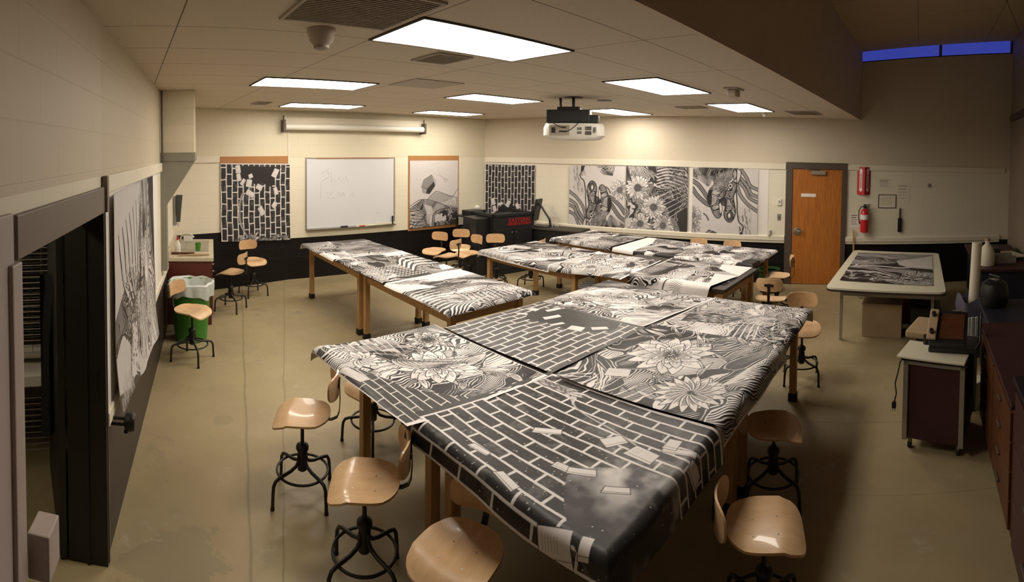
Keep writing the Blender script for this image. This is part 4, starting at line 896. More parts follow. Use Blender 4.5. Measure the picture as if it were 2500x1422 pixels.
work_table(5.10, 6.26, 2.05, 3.90, 'wooden work table with bare dark corner, right end of the far front row', 'work tables of the far group')
work_table(6.45, 7.58, 3.93, 5.72, 'wooden work table at the left end of the back row of the far group', 'work tables of the far group')
work_table(6.45, 7.58, 2.26, 3.90, 'wooden work table at the right end of the back row of the far group', 'work tables of the far group')
# folding table
t = thing('folding_table', 'pale laminate folding table with dark rim and rounded corners at the right', 'table', W(7.35, .38), GA)
def rrect(x0, x1, y0, y1, r, n=6):
    P = []
    for cx, cy, a in ((x1 - r, y1 - r, 0), (x0 + r, y1 - r, PI / 2), (x0 + r, y0 + r, PI), (x1 - r, y0 + r, 1.5 * PI)):
        for k in range(n + 1): P.append((cx + r * math.cos(a + k * PI / 2 / n), cy + r * math.sin(a + k * PI / 2 / n)))
    return P
MB().prism(rrect(-1.3, 1.3, -.73, .73, .09), .022, base=.726).build('tabletop', 'cream', t)
MB().prism(rrect(-1.306, 1.306, -.736, .736, .09), .024, base=.702).build('edge_band', 'ttop', t)
for x in (-.98, .98):
    for y in (-.58, .58): MB().box(x - .018, x + .018, y - .018, y + .018, 0, .70).build('leg', 'alu', t)
    MB().box(x - .012, x + .012, -.58, .58, .58, .64).build('cross_bar', 'alu', t)
MB().tube([(-.98, 0, .6), (-.4, 0, .69)], .01).build('brace', 'alu', t); MB().tube([(.98, 0, .6), (.4, 0, .69)], .01).build('brace', 'alu', t)
for (x, y, sx, sy, h, m, l) in ((6.75, .45, .2, .26, .42, 'tan', 'brown cardboard box under the folding table, left of the black one'), (6.85, -.12, .2, .2, .36, 'blackp', 'black box under the right half of the folding table'), (7.4, .2, .25, .3, .3, 'maroon', 'dark red box at the back under the folding table')):
    t = thing('storage_box', l, 'box', W(x, y), GA); MB().box(-sx, sx, -sy, sy, 0, h).build('box_body', m, t, bevel=.006); MB().box(-sx - .006, sx + .006, -sy - .006, sy + .006, h, h + .02).build('lid', m, t, bevel=.004)
# ------------------------------------------------------------------ swivel stools
def seat_mesh():
    nr, na = 10, 48; vs = []
    def edge(an):
        c, s_ = math.cos(an), math.sin(an); e = 4.5 if c < 0 else 2.5
        r = (abs(c / .19) ** e + abs(s_ / .19) ** e) ** (-1 / e); return r
    def z(x, y): return -.045 * max(0, -x - .09) / .1 * max(0, -x - .09) / .1 * 1.0 - .012 * math.exp(-((x - .05) / .09) ** 2) * (1 - (y / .19) ** 2) * 1.2 + .012 * (y / .19) ** 2 * (x > -.1) + .018 * max(0, (x - .1) / .09)
    for top in (0, 1):
        for i in range(nr + 1):
            for k in range(na):
                an = 2 * PI * k / na; r = edge(an) * (i / nr if i else .001); x, y = r * math.cos(an), r * math.sin(an); vs.append((x, y, z(x, y) - (0 if top else .013)))
    m = MB(); fs = []; off = (nr + 1) * na
    for base in (0, off):
        for i in range(nr):
            for k in range(na): fs.append((base + i * na + k, base + i * na + (k + 1) % na, base + (i + 1) * na + (k + 1) % na, base + (i + 1) * na + k))
        fs.append(tuple(base + k for k in range(na)))
    for k in range(na): fs.append((nr * na + k, nr * na + (k + 1) % na, off + nr * na + (k + 1) % na, off + nr * na + k))
    m.add(vs, fs); return m
def back_mesh():
    m = MB(); nx, nz = 20, 8; w_, h = .165, .078
    for lay in (0, 1):
        for j in range(nz + 1):
            for i in range(nx + 1):
                u = -1 + 2 * i / nx; v = -1 + 2 * j / nz
                k = (abs(u) ** 5 + abs(v) ** 3.2); s_ = 1 / max(1, k) ** .22
                y = u * w_ * s_; z = v * h * s_; m.v.append((-.055 * (y / w_) ** 2 * 1. + lay * .012 + .01 * v * v * 0, y, z))
    q = (nx + 1) * (nz + 1)
    for lay in (0, 1):
        for j in range(nz):
            for i in range(nx): a = lay * q + j * (nx + 1) + i; m.f.append((a, a + 1, a + nx + 2, a + nx + 1))
    rim = [i for i in range(nx + 1)] + [(j + 1) * (nx + 1) - 1 for j in range(1, nz + 1)] + [nz * (nx + 1) + i for i in range(nx - 1, -1, -1)] + [j * (nx + 1) for j in range(nz - 1, 0, -1)]
    for k in range(len(rim)): a, b = rim[k], rim[(k + 1) % len(rim)]; m.f.append((a, b, b + q, a + q))
    return m
def make_stool():
    t = thing('swivel_stool', 'x', 'stool')
    H = .56
    o = seat_mesh().build('seat', 'ply', t, smooth=True); o.location = (0, 0, H)
    for x, y in ((-.06, -.06), (-.06, .06), (.06, -.06), (.06, .06)): zz = -.0125 if x > 0 else -.0035; MB().cyl((x, y, zz - .006), (x, y, zz + .003), .005, 8).build('screw', 'screw', o)
    MB().box(-.08, .08, -.06, .06, H - .045, H - .029).build('seat_plate', 'black', t, bevel=.004)
    MB().cyl((0, 0, .30), (0, 0, H - .04), .0125, 14).build('post', 'black', t, smooth=True)
    MB().lathe([(.022, .17), (.033, .18), (.033, .30), (.03, .31), (.042, .315), (.044, .33), (.040, .345), (.026, .355), (.02, .362)], n=24).build('hub', 'black', t, smooth=True)
    for k in range(4):
        a = PI / 4 + k * PI / 2; c, s_ = math.cos(a), math.sin(a)
        prof = [(.030, .29), (.034, .24), (.055, .215), (.10, .20), (.19, .19), (.222, .178), (.238, .15), (.243, .10), (.247, .01)]
        l = MB().tube([(r * c, r * s_, z) for r, z in prof], .0115, 10).build('leg', 'black', t, smooth=True)
        MB().cyl((.247 * c, .247 * s_, 0), (.247 * c, .247 * s_, .016), .014, 10).build('foot_glide', 'rubber', l)
    MB().torus((0, 0, .177), .172, .0085).build('foot_ring', 'black', t, smooth=True)
    b = MB(); P = [(.06, -.034), (.20, -.034), (.235, -.015), (.25, .03), (.255, .12), (.25, .27)]
    for k in range(len(P) - 1):
        (x0, z0), (x1, z1) = P[k], P[k + 1]; dx, dz = x1 - x0, z1 - z0; L = math.hypot(dx, dz); nx_, nz_ = -dz / L * .003, dx / L * .003
        b.add([(x, y, z) for (x, z) in ((x0 - nx_, z0 - nz_), (x1 - nx_, z1 - nz_), (x1 + nx_, z1 + nz_), (x0 + nx_, z0 + nz_)) for y in (-.016, .016)], [(0, 2, 3, 1), (2, 4, 5, 3), (4, 6, 7, 5), (6, 0, 1, 7), (0, 6, 4, 2), (1, 3, 5, 7)])
    b.build('back_bracket', 'black', t).location = (0, 0, H)
    MB().box(.245, .255, -.055, .055, H + .235, H + .265).build('back_plate', 'black', t, bevel=.003)
    o = back_mesh().build('backrest', 'ply', t, smooth=True); o.location = (.235, 0, H + .25)
    for y in (-.04, .04): MB().cyl((-.006, y, 0), (.004, y, 0), .005, 8).build('screw', 'screw', o)
    return t
stool0 = make_stool(); used = []
def az(x, y): return math.atan2(y, x)
def stool(px, py, face, label, z=.56, group='swivel stools', wpos=None, dz=0., low=0.):
    """face: world angle (radians, 0 = +x) toward which the backrest sits"""
    if wpos is None: x, y = G(px, py, z)
    else: x, y = wpos
    o = stool0 if not used else copy_tree(stool0); used.append(1)
    o.location = (x, y, 0); o.rotation_euler = (0, 0, face); o['label'] = label; o['group'] = group
    if low:      # backrest slid down its bar
        for c in o.children:
            k = c.name.split('.')[0]
            if k in ('backrest', 'back_plate'): c.location.z -= low
            if k == 'back_bracket': c.scale.z = 1 - low / .27
    if dz:
        for c in o.children:
            if c.name.split('.')[0] == 'post': c.scale.z = (.52 + dz) / .52
        for c in o.children:
            if c.name.split('.')[0] in ('seat', 'seat_plate', 'back_bracket', 'back_plate', 'backrest'): c.location.z += dz
    return o
E1 = GA; E2 = GA + PI / 2
g = 'swivel stools around the front tables'
stool(738, 1010, .30, 'swivel stool farthest left beside the front tables, its whole seat lit', group=g, low=.03)
stool(890, 1175, .22, 'second swivel stool from the left along the front tables, seat with a bright stripe', .56, g, low=.05)
stool(1118, 1352, 1.1, 'nearest swivel stool, seat half in shadow at the bottom edge of the photo', .56, g, low=.10)
stool(0, 0, E1 + .3, 'swivel stool mostly hidden under the near left corner of the front tables, base showing', wpos=G(910, 1078, .0), group=g, dz=-.1, low=.1)
stool(1868, 1282, E2 + .35, 'swivel stool at the bottom right with a glossy half shaded seat', .56, g, low=.14)
stool(1890, 1040, E2 + .3, 'swivel stool in deep shadow at the right side of the front tables', .50, g, low=.14, dz=-.06)
stool(0, 0, 1.02, 'swivel stool behind the far right corner of the front tables, backrest above the print', wpos=W(5.12, 1.18).xy, group=g)
g = 'swivel stools by the left wall and sink'
stool(469, 757, 3.25, 'swivel stool in front of the green waste bin', .56, g)
stool(563, 664, .12, 'swivel stool by the sink seen from behind its backrest, nearer of the pair', .56, g)
stool(618, 636, 2.55, 'swivel stool below the left brick print, farther of the pair by the sink', .56, g)
g = 'swivel stools gathered in front of the black lectern'
stool(1061, 611, 1.2, 'far cluster stool with the leftmost backrest, below the landscape print', .56, g)
stool(1090, 624, -.5, 'far cluster stool turned to show the black bar behind its backrest', .56, g)
stool(1124, 603, 1.6, 'far cluster stool with pale worn seat, behind the turned one', .56, g)
stool(1142, 618, .7, 'far cluster stool with angled backrest left of the plain upright one', .56, g)
stool(1212, 619, 1.7, 'far cluster stool with upright backrest square on in front of the lectern', .60, g, dz=.04)
stool(0, 0, -.4, 'stool at the right end of the lectern with curved backrest seen side on', wpos=G(1296, 640, .45), group=g)
g = 'swivel stools around the far tables'
stool(0, 0, GA, 'left one of two stools whose backrest tops show behind the back row of tables', wpos=W(7.88, 3.76).xy, group=g)
stool(0, 0, GA, 'right one of two stools whose backrest tops show behind the back row of tables', wpos=W(7.92, 3.14).xy, group=g)
stool(0, 0, -.55, 'stool with bright seat and side-on backrest left of the door, beside the far tables', wpos=W(7.12, 2.04).xy, group=g, dz=.02)
stool(0, 0, -2.2, 'stool at the right end of the far front table, back bar toward the camera', wpos=W(6.02, 1.80).xy, group=g)
# ------------------------------------------------------------------ sink counter, bin
t = thing('sink_counter', 'maroon sink cabinet with cream countertop against the left wall', 'sink cabinet'); WL.put(t, 3.95, 0, 0)
MB().box(.02, 1.42, -.59, -.005, .0, .86).build('cabinet_body', 'maroon', t, bevel=.004)
MB().box(.0, 1.44, -.62, -.005, .86, .91).build('countertop', 'counter', t, bevel=.006)
for k in range(3): d = MB().box(.06 + k * .45, .48 + k * .45, -.605, -.59, .12, .80).build('door', 'maroon', t, bevel=.003); MB().cyl((.1 + k * .45, -.605, .6), (.1 + k * .45, -.63, .6), .012).build('knob', 'alu', d)
s = MB(); s.box(.42, 1.28, -.55, -.10, .905, .918).build('sink_rim', 'steel', t, bevel=.003)
b = MB(); b.add([(.5, -.5, .919), (1.2, -.5, .919), (1.2, -.2, .919), (.5, -.2, .919), (.54, -.47, .915), (1.16, -.47, .915), (1.16, -.23, .915), (.54, -.23, .915)], [(0, 1, 5, 4), (1, 2, 6, 5), (2, 3, 7, 6), (3, 0, 4, 7), (4, 5, 6, 7)])
b.build('basin', 'duct', t)
MB().tube([(.85, -.13, .91), (.85, -.13, 1.04), (.85, -.17, 1.08), (.85, -.28, 1.08), (.85, -.33, 1.04)], .012, 10).cyl((.75, -.13, .91), (.75, -.13, .97), .02).cyl((.95, -.13, .91), (.95, -.13, .97), .02).build('faucet', 'steel', t, smooth=True)
MB().box(-.0, 1.44, -.03, -.005, .91, 1.0).build('backsplash', 'counter', t)
def onc(o, x, y, z=.912, rz=0): return WL.put(o, 3.95 + x, y, z, rz)
t = thing('spray_bottle', 'white spray bottle at the near end of the sink', 'bottle'); onc(t, .32, -.12)
MB().lathe([(.04, 0), (.042, .1), (.035, .14), (.015, .17), (.015, .19)]).build('bottle_body', 'white', t, smooth=True); MB().box(-.05, .03, -.012, .012, .19, .225).build('trigger_head', 'red', t, bevel=.004)
t = thing('cup', 'dark green cup standing on the front edge of the sink', 'cup'); onc(t, .46, -.40)
MB().lathe([(.034, 0), (.043, .115), (.039, .115), (.031, .008)]).build('cup_body', 'green', t, smooth=True)
o = MB().box(-.10, .10, -.07, .07, 0, .10).build('soap_box', 'white', bevel=.01); tag(o, 'white box at the back of the sink counter', 'box'); onc(o, 1.30, -.22)
o = MB().tube([(-.22, 0, .015), (-.02, .01, .015), (.1, .0, .012), (.2, 0, .012)], [.012, .018, .009, .012]).build('wooden_spoon', 'tan'); tag(o, 'long wooden tool lying on the front of the sink counter', 'tool'); onc(o, .13, -.34, .912, PI / 2 + .1)
o = MB().box(-.16, .16, -.015, .015, 0, .03).build('scrub_brush', 'orangewood', bevel=.006); tag(o, 'brown scrub brush lying on the sink counter beside the long tool', 'brush'); onc(o, .22, -.2, .912, PI / 2 - .05)
t = thing('soap_dispenser', 'dark grey oval dispenser on the left wall above the sink', 'dispenser'); WL.put(t, 5.05, 0, 1.22)
MB().box(-.07, .07, -.05, -.001, -.03, .42).build('back_plate', 'duct', t, bevel=.01)
b = MB()
for k in range(9):
    z = .02 + .42 * k / 8; r = .085 * (1 - (abs(k - 5) / 6) ** 3); b.v += [(r * math.cos(a), -.05 - .10 * math.sin(a) * (.6 + .4 * k / 8), z) for a in [PI * i / 12 for i in range(13)]]
for k in range(8):
    for i in range(12): a = k * 13 + i; b.f.append((a, a + 1, a + 14, a + 13))
b.f += [tuple(range(13)), tuple(range(104, 117))]; b.build('cover', 'greenmetal', t, smooth=True)
MB().lathe([(.012, -.06), (.02, -.03), (.03, .0)], (0, -.08, 0)).build('nozzle', 'white', t)
# waste bin
bx, by = (WL.at(3.50, -.33)).xy
t = thing('waste_bin', 'green round waste bin with a clear liner folded over its rim', 'waste bin', (bx, by, 0))
MB().lathe([(.19, 0), (.20, .01), (.25, .60), (.262, .62), (.262, .70), (.25, .70), (.245, .62), (.185, .02)], n=40).build('bin_body', 'green', t, smooth=True)
b = MB(); n_ = 64; rr = random.Random(5); ph = [rr.uniform(0, 6) for _ in range(4)]
for r0, z0, amp in ((.12, .46, .01), (.19, .56, .015), (.235, .68, .01), (.262, .725, .012), (.285, .71, .012), (.287, .64, .014), (.284, .565, .014)):
    for k in range(n_):
        a = 2 * PI * k / n_; q = amp * (math.sin(7 * a + ph[0]) + .6 * math.sin(13 * a + ph[1] + z0 * 9)); zz = z0 + (.03 * math.sin(3 * a + ph[2]) + .012 * math.sin(9 * a)) * (1 if z0 < .6 and r0 > .25 else .25)
        b.v.append(((r0 + q) * math.cos(a), (r0 + q) * math.sin(a), zz))
for i in range(6):
    for k in range(n_): b.f.append((i * n_ + k, i * n_ + (k + 1) % n_, (i + 1) * n_ + (k + 1) % n_, (i + 1) * n_ + k))
b.f.append(tuple(range(n_)))
o = b.build('liner', 'bag', t, smooth=True)
# second green bin near the door, its shadow put into a darker green
x, y = G(1876, 712)
t = thing('waste_bin', 'green waste bin beside the far tables, coloured darker for the shadow', 'waste bin', (x, y, 0))
MB().lathe([(.15, 0), (.18, .38), (.17, .38), (.14, .02)], n=32).build('bin_body', 'green_shade', t, smooth=True); MB().lathe([(.181, .36), (.192, .37), (.192, .40), (.172, .40), (.168, .36)], n=32).build('rim', 'green_shade', t, smooth=True)
# duct in the left corner
t = thing('air_duct', 'white boxed duct with bare metal hood in the left corner', 'duct'); WL.put(t, 3.16, 0, 0)
MB().box(.0, .62, -.40, -.002, 2.32, CEIL - .002).build('boxed_duct', 'wall_b1', t)
b = MB(); prof = [(2.24, .0, .62, -.56), (2.10, .0, .62, -.56), (1.45, .0, .40, -.20), (.80, .0, .36, -.10)]
MB().prismz([(-.01, -.41), (.63, -.41), (.63, -.002), (-.01, -.002)], [2.22] * 4, [2.32] * 4).build('collar', 'duct', t)
b.v = [(-.0, -.40, 2.22), (.62, -.40, 2.22), (.62, -.002, 2.22), (0, -.002, 2.22), (0, -.07, 1.70), (.18, -.07, 1.70), (.18, -.002, 1.70), (0, -.002, 1.70)]
b.f = [(0, 1, 5, 4), (1, 2, 6, 5), (2, 3, 7, 6), (3, 0, 4, 7), (0, 3, 2, 1), (4, 5, 6, 7)]; b.build('hood', 'duct', t)
MB().box(0, .18, -.07, -.002, .92, 1.70).build('flat_duct', 'duct', t, bevel=.003)
t = thing('pipe', 'thin dark pipe running down the left corner beside the duct', 'pipe'); WL.put(t, 3.10, -.03, 0)
MB().cyl((0, 0, 2.2), (0, 0, CEIL - .01), .012).build('pipe_run', 'dframe', t)
# ------------------------------------------------------------------ back wall: whiteboard, screen
t = thing('whiteboard', 'wall mounted whiteboard with faint writing and aluminium frame', 'whiteboard'); WB2.put(t, 1.255, 0, 1.555)
MB().box(-.91, .91, -.022, -.002, -.65, .64).build('board_face', 'wb', t)
MB().ring(-.925, .925, -.665, .655, .02, -.03, 0).build('frame', 'alu', t)
MB().box(-.9, .92, -.09, -.02, -.675, -.66).box(-.9, .92, -.09, -.085, -.675, -.655).build('tray', 'alu', t)
MB().box(-.72, .78, -.034, -.022, .632, .648).build('map_rail', 'cork', t)
wr_ = MB(); rr = random.Random(3)
def scrib(x0, z0, segs, sz):
    P = [(x0, -.0235, z0)]
    for k in range(segs): P.append((x0 + sz * (k + 1) * .35, -.0235, z0 + sz * rr.uniform(-.5, .6)))
    wr_.tube(P, .0012, 4)
for L in ([(-.62, .2), (-.64, -.12)], [(-.62, .36), (-.5, .42), (-.46, .3), (-.6, .22)], [(-.43, .38), (-.42, .2), (-.38, .26), (-.33, .2)], [(-.30, .22), (-.26, .28), (-.22, .2), (-.17, .26)], [(-.12, .3), (-.1, .2), (-.05, .24)],
          [(-.52, .0), (-.38, .02), (-.5, -.1), (-.34, -.1)], [(-.3, -.08), (-.28, .02), (-.22, -.08), (-.18, 0), (-.14, -.08)], [(-.05, -.1), (.0, -.02), (.05, -.1)], [(.5, -.42), (.6, -.42)]):
    wr_.tube([(x, -.0235, z) for x, z in L], .0022, 4)
wr_.build('faint_writing', mat('faded_marker', (.42, .43, .46), .6), t)
for i, (x, c, l) in enumerate(((-.17, 'blackp', 'black whiteboard eraser on the left part of the tray'), (.38, 'white', 'white marker on the right part of the whiteboard tray'), (.2, 'redsign', 'red capped marker in the middle of the whiteboard tray'))):
    o = (MB().box(-.065, .065, -.02, .02, 0, .03) if i == 0 else MB().cyl((-.06, 0, .01), (.06, 0, .01), .009)).build('board_eraser' if i == 0 else 'marker', c); tag(o, l, 'eraser' if i == 0 else 'marker'); WB2.put(o, 1.255 + x, -.055, .897)
o = MB().box(-.012, .012, -.01, .01, 0, .16).build('bottle_tube', 'blackp'); o.name = 'marker'; tag(o, 'dark marker standing upright at the right end of the whiteboard', 'marker'); WB2.put(o, 2.12, -.05, .90)
o = MB().box(-.42, .42, -.012, .0, 0, .035).build('wood_ruler', 'cream'); tag(o, 'long pale ruler leaning on the whiteboard tray', 'ruler'); WB2.put(o, 1.75, -.04, .90); o.rotation_euler = (0, -.02, WB2.a)
t = thing('projection_screen', 'rolled up projection screen tube mounted high above the whiteboard', 'projection screen'); WB2.put(t, -.12, -.14, 2.76)
MB().cyl((.03, 0, 0), (2.90, 0, 0), .058, 24).build('screen_case', 'white', t, smooth=True)
for x in (.0, 2.90): MB().box(x - .02, x + .02, -.07, .14, -.09, .12).cyl((x, 0, .12), (x, 0, .2), .012).build('wall_bracket', 'dframe', t, bevel=.004)
MB().box(.03, 2.9, .06, .13, .03, .17).build('mount_rail', 'trim', t)
# small device by the corner
t = thing('wall_camera', 'small white device with dark lens mounted in the far corner', 'device'); WB2.put(t, 4.22, -.02, 1.02)
MB().lathe([(.05, -.03), (.07, 0), (.07, .1), (.03, .14)], (0, -.06, 0)).build('housing', 'white', t, smooth=True); MB().cyl((.04, -.1, .02), (.16, -.14, .02), .02).build('arm', 'dframe', t)
# lectern
lp = [tuple(1.05 * v for v in G(1204, 690)), tuple(1.05 * v for v in G(1329, 668))]
f0 = Vector((*lp[0], 0)); f1 = Vector((*lp[1], 0)); ang = math.atan2(f1.y - f0.y, f1.x - f0.x); Lf = .92
t = thing('lectern', 'black lectern cabinet with red EASTERN lettering in front of the tall brick print', 'lectern', f0, ang)
MB().box(0, Lf, 0, .62, .0, 1.10).build('cabinet_body', 'blackp', t, bevel=.008)
MB().box(-.02, Lf + .02, -.02, .05, 1.10, 1.16).box(-.02, .03, -.02, .64, 1.10, 1.16).box(Lf - .03, Lf + .02, -.02, .64, 1.10, 1.16).build('top_rim', 'blackp', t, bevel=.006)
MB().box(.05, Lf * .5 - .01, -.016, 0, .10, .86).build('door', 'blackp', t, bevel=.003); MB().box(Lf * .5 + .01, Lf - .05, -.016, 0, .10, .86).build('door', 'blackp', t, bevel=.003)
MB().cyl((Lf * .45, -.016, .80), (Lf * .45, -.03, .80), .012).build('lock', 'alu', t); MB().cyl((Lf * .55, -.016, .80), (Lf * .55, -.03, .80), .012).build('lock', 'alu', t)
MB().box(-.30, 0, .14, .62, 0, 1.08).build('side_cabinet', 'blackp', t, bevel=.008)
def text(body, size, m, name, parent, loc_, rot, ext=.001, bold=0., sx=1.):
    cu = bpy.data.curves.new(name, 'FONT'); cu.body = body; cu.size = size; cu.extrude = ext; cu.offset = bold; cu.align_x = 'CENTER'; cu.resolution_u = 3
    tmp = bpy.data.objects.new('t', cu); C.objects.link(tmp); bpy.context.view_layer.update()
    me = bpy.data.meshes.new_from_object(tmp.evaluated_get(bpy.context.evaluated_depsgraph_get())); bpy.data.objects.remove(tmp)
    o = bpy.data.objects.new(name, me); C.objects.link(o); me.materials.clear(); me.materials.append(M[m]); o.parent = parent; o.location = loc_; o.rotation_euler = rot; o.scale = (sx, 1, 1); return o
text('EASTERN', .125, 'redtext', 'lettering', t, (.60, -.004, .975), (PI / 2, 0, 0), bold=.0015, sx=1.0)
text('WASHINGTON UNIVERSITY', .045, 'redtext', 'lettering', t, (.60, -.004, .925), (PI / 2, 0, 0), bold=.001, sx=1.02)
MB().box(.28, .92 - .02, -.003, 0, .963, .967).build('lettering_rule', 'redtext', t)
# dark equipment left of the lectern
x, y = WB2.at(3.85, -.42).xy
t = thing('equipment_cart', 'black cart with equipment standing left of the lectern under the landscape print', 'cart', (x, y, 0), WB2.a)
for a in (-.28, .28):
    for b in (-.2, .2): MB().box(a - .015, a + .015, b - .015, b + .015, .05, 1.0).build('upright', 'black', t)
for z in (.15, .55, .98): MB().box(-.31, .31, -.23, .23, z, z + .03).build('shelf', 'blackp', t)
o = MB().box(-.22, .22, -.18, .18, 0, .17).build('disc_player', 'blackp', bevel=.01); tag(o, 'black electronic unit on the middle shelf of the equipment cart', 'device'); o.location = (x, y, .585); o.rotation_euler = (0, 0, WB2.a)
t2 = thing('speaker_box', 'black unit with two small lights on top of the equipment cart', 'device', (x, y, 1.01), WB2.a); MB().box(-.2, .2, -.15, .15, 0, .10).build('case', 'blackp', t2, bevel=.01)
MB().box(-.12, -.04, -.153, -.15, .07, .08).build('light_strip', 'duct', t2); MB().box(.02, .1, -.153, -.15, .07, .08).build('light_strip', 'duct', t2)
# side counter right of the lectern with monitor arm and wire sculpture
t = thing('side_counter', 'low dark counter along the back right wall beside the lectern', 'counter'); WC.put(t, 1.42, 0, 0)
MB().box(0, 1.1, -.5, -.06, 0, .80).build('cabinet_body', 'blackp', t, bevel=.005); MB().box(-.02, 1.15, -.53, -.055, .80, .835).build('countertop', 'vent', t, bevel=.004)
t = thing('document_camera', 'black angled document camera arm standing on the side counter', 'document camera'); WC.put(t, 1.62, -.35, .836)
MB().box(-.12, .2, -.1, .1, 0, .02).build('base', 'blackp', t, bevel=.004)
a = MB().tube([(.22, 0, .02), (.20, 0, .16), (.0, 0, .42), (-.04, 0, .46)], .022, 10); a.build('arm', 'blackp', t)
b = MB().box(-.2, .02, -.03, .0, 0, .0001); b = MB(); b.add([(-.16, -.12, .12), (-.06, -.12, .56), (-.02, -.12, .55), (-.12, -.12, .11), (-.16, .12, .12), (-.06, .12, .56), (-.02, .12, .55), (-.12, .12, .11)], [(0, 1, 2, 3), (4, 7, 6, 5), (0, 4, 5, 1), (1, 5, 6, 2), (2, 6, 7, 3), (3, 7, 4, 0)]); b.build('head', 'blackp', t, bevel=.005)
t = thing('wire_sculpture', 'small pale wire figure on the side counter behind the document camera', 'sculpture'); WC.put(t, 1.85, -.22, .836)
b = MB()
for k in range(8):
    a = 2 * PI * k / 8; b.tube([(.10 * math.cos(a), .07 * math.sin(a), 0), (.07 * math.cos(a + .5), .05 * math.sin(a + .5), .14), (.09 * math.cos(a + .9), .06 * math.sin(a + .9), .22), (.02 * math.cos(a), .02 * math.sin(a), .33)], .004, 5)
b.torus((0, 0, .1), .08, .004, 20, 5).torus((0, 0, .22), .09, .004, 20, 5).build('wire_body', 'white', t)
# ------------------------------------------------------------------ right back wall: door and fittings
o = MB().box(6.335, 6.46, -.05, -.002, 0, 2.24).box(7.37, 7.45, -.05, -.002, 0, 2.24).box(6.46, 7.37, -.05, -.002, 2.12, 2.24).build('door_3', 'dframe', bevel=.004); struct(WC.put(o, 0))
lf_ = MB().box(6.465, 7.365, -.03, -.004, .008, 2.115).build('door_leaf', 'door', o, bevel=.002)
MB().box(6.80, 7.06, -.085, -.03, 2.02, 2.09).build('door_closer', 'duct', o, bevel=.006); MB().tube([(6.95, -.06, 2.10), (6.78, -.10, 2.11), (6.70, -.05, 2.12)], .008).build('closer_arm', 'dframe', o)
MB().box(6.62, 6.89, -.034, -.03, 1.61, 1.67).build('name_plate', 'white_p', o)
sp = MB().lathe([(.075, 0), (.075, .008), (.05, .012)]).build('lock_plate', 'steel', o, smooth=True); sp.rotation_euler = (PI / 2, 0, 0); sp.location = (6.56, -.03, .97)
MB().cyl((6.56, -.04, .99), (6.56, -.09, .99), .014).tube([(6.56, -.09, .99), (6.60, -.095, .985), (6.68, -.09, .975)], .012).build('door_handle', 'steel', o)
def fx(name, label, cat, t_, z, parts):
    o = thing(name, label, cat); WC.put(o, t_, 0, z)
    for nm, m, mb, bv in parts: mb.build(nm, m, o, bevel=bv)
    return o
fx('light_switch', 'white switch box beside the wooden door, upper of two', 'switch', 6.226, 1.50, [('switch_box', 'white', MB().box(-.04, .04, -.03, -.002, -.06, .06), .006), ('toggle', 'duct', MB().box(-.012, .012, -.04, -.03, -.01, .03), .002)])
fx('wall_switch', 'small metal switch plate beside the wooden door, lower of two', 'switch', 6.226, 1.22, [('plate', 'duct', MB().box(-.035, .035, -.008, -.002, -.06, .06), .003), ('toggle', 'dframe', MB().box(-.01, .01, -.02, -.008, -.02, .02), .002)])
o = fx('paper_cup', 'white crumpled cup on the ledge left of the wooden door', 'cup', 6.05, .90, []); MB().lathe([(.03, 0), (.045, .09), (.04, .09), (.027, .01)], (0, -.06, 0)).build('cup_body', 'white', o, smooth=True)
# extinguisher sign: two faces meeting at an edge
o = thing('extinguisher_sign', 'red and white fire extinguisher arrow sign high on the wall right of the door', 'sign'); WC.put(o, 7.775, 0, 1.925)
b = MB().prism([(-.125, -.002), (0, -.10), (.125, -.002)], .51, base=-.255).build('sign_body', 'redsign', o)
for s_, an in ((-1, -.67), (1, .67)):
    e = thing('x', None, None); bpy.data.objects.remove(e)
    c_, q_ = math.cos(an), math.sin(an); L = .16
    ar = MB(); A = [(-.028, -.16), (-.028, .19), (-.045, .19), (0, .235), (.045, .19), (.028, .19), (.028, -.16), (.045, -.16), (0, -.205), (-.045, -.16)]
    ar.prism([(x, z) for x, z in A], .002, axis=1, base=-.002); p = ar.build('arrow', 'white_p', o); p.location = (s_ * .0625, -.0525, 0); p.rotation_euler = (0, 0, -s_ * -.665 if s_ > 0 else -.665)
    tx = text('EXTINGUISHER', .040, 'redtext', 'sign_text', p, (.013, -.003, .0), (PI / 2, 0, 0), bold=.001, sx=.95)
    tx.rotation_euler = (PI / 2, PI / 2, 0); tx.location = (-.013, -.0035, 0)
# fire extinguisher
o = thing('fire_extinguisher', 'red fire extinguisher hanging on the wall right of the wooden door', 'fire extinguisher'); WC.put(o, 7.79, -.10, .98)
MB().lathe([(.06, 0), (.072, .01), (.075, .03), (.075, .34), (.068, .385), (.045, .42), (.025, .435), (.022, .45)], n=32).build('cylinder_body', 'red', o, smooth=True)
MB().lathe([(.0757, .24), (.0757, .33)], n=32).build('paper_label', 'white_p', o)
MB().lathe([(.024, .445), (.026, .475), (.018, .49)]).build('valve', 'black', o); MB().box(-.015, .10, -.012, .012, .47, .485).box(-.015, .11, -.012, .012, .50, .515).cyl((0, 0, .48), (0, 0, .52), .01).build('lever', 'black', o, bevel=.003)
MB().tube([(-.02, 0, .48), (-.07, 0, .47), (-.105, 0, .40), (-.11, 0, .28), (-.095, 0, .20), (-.085, 0, .16)], [.009, .009, .009, .009, .012, .016]).build('hose', 'rubber', o, smooth=True)
MB().box(-.02, .02, .02, .098, .40, .50).build('wall_bracket', 'duct', o)
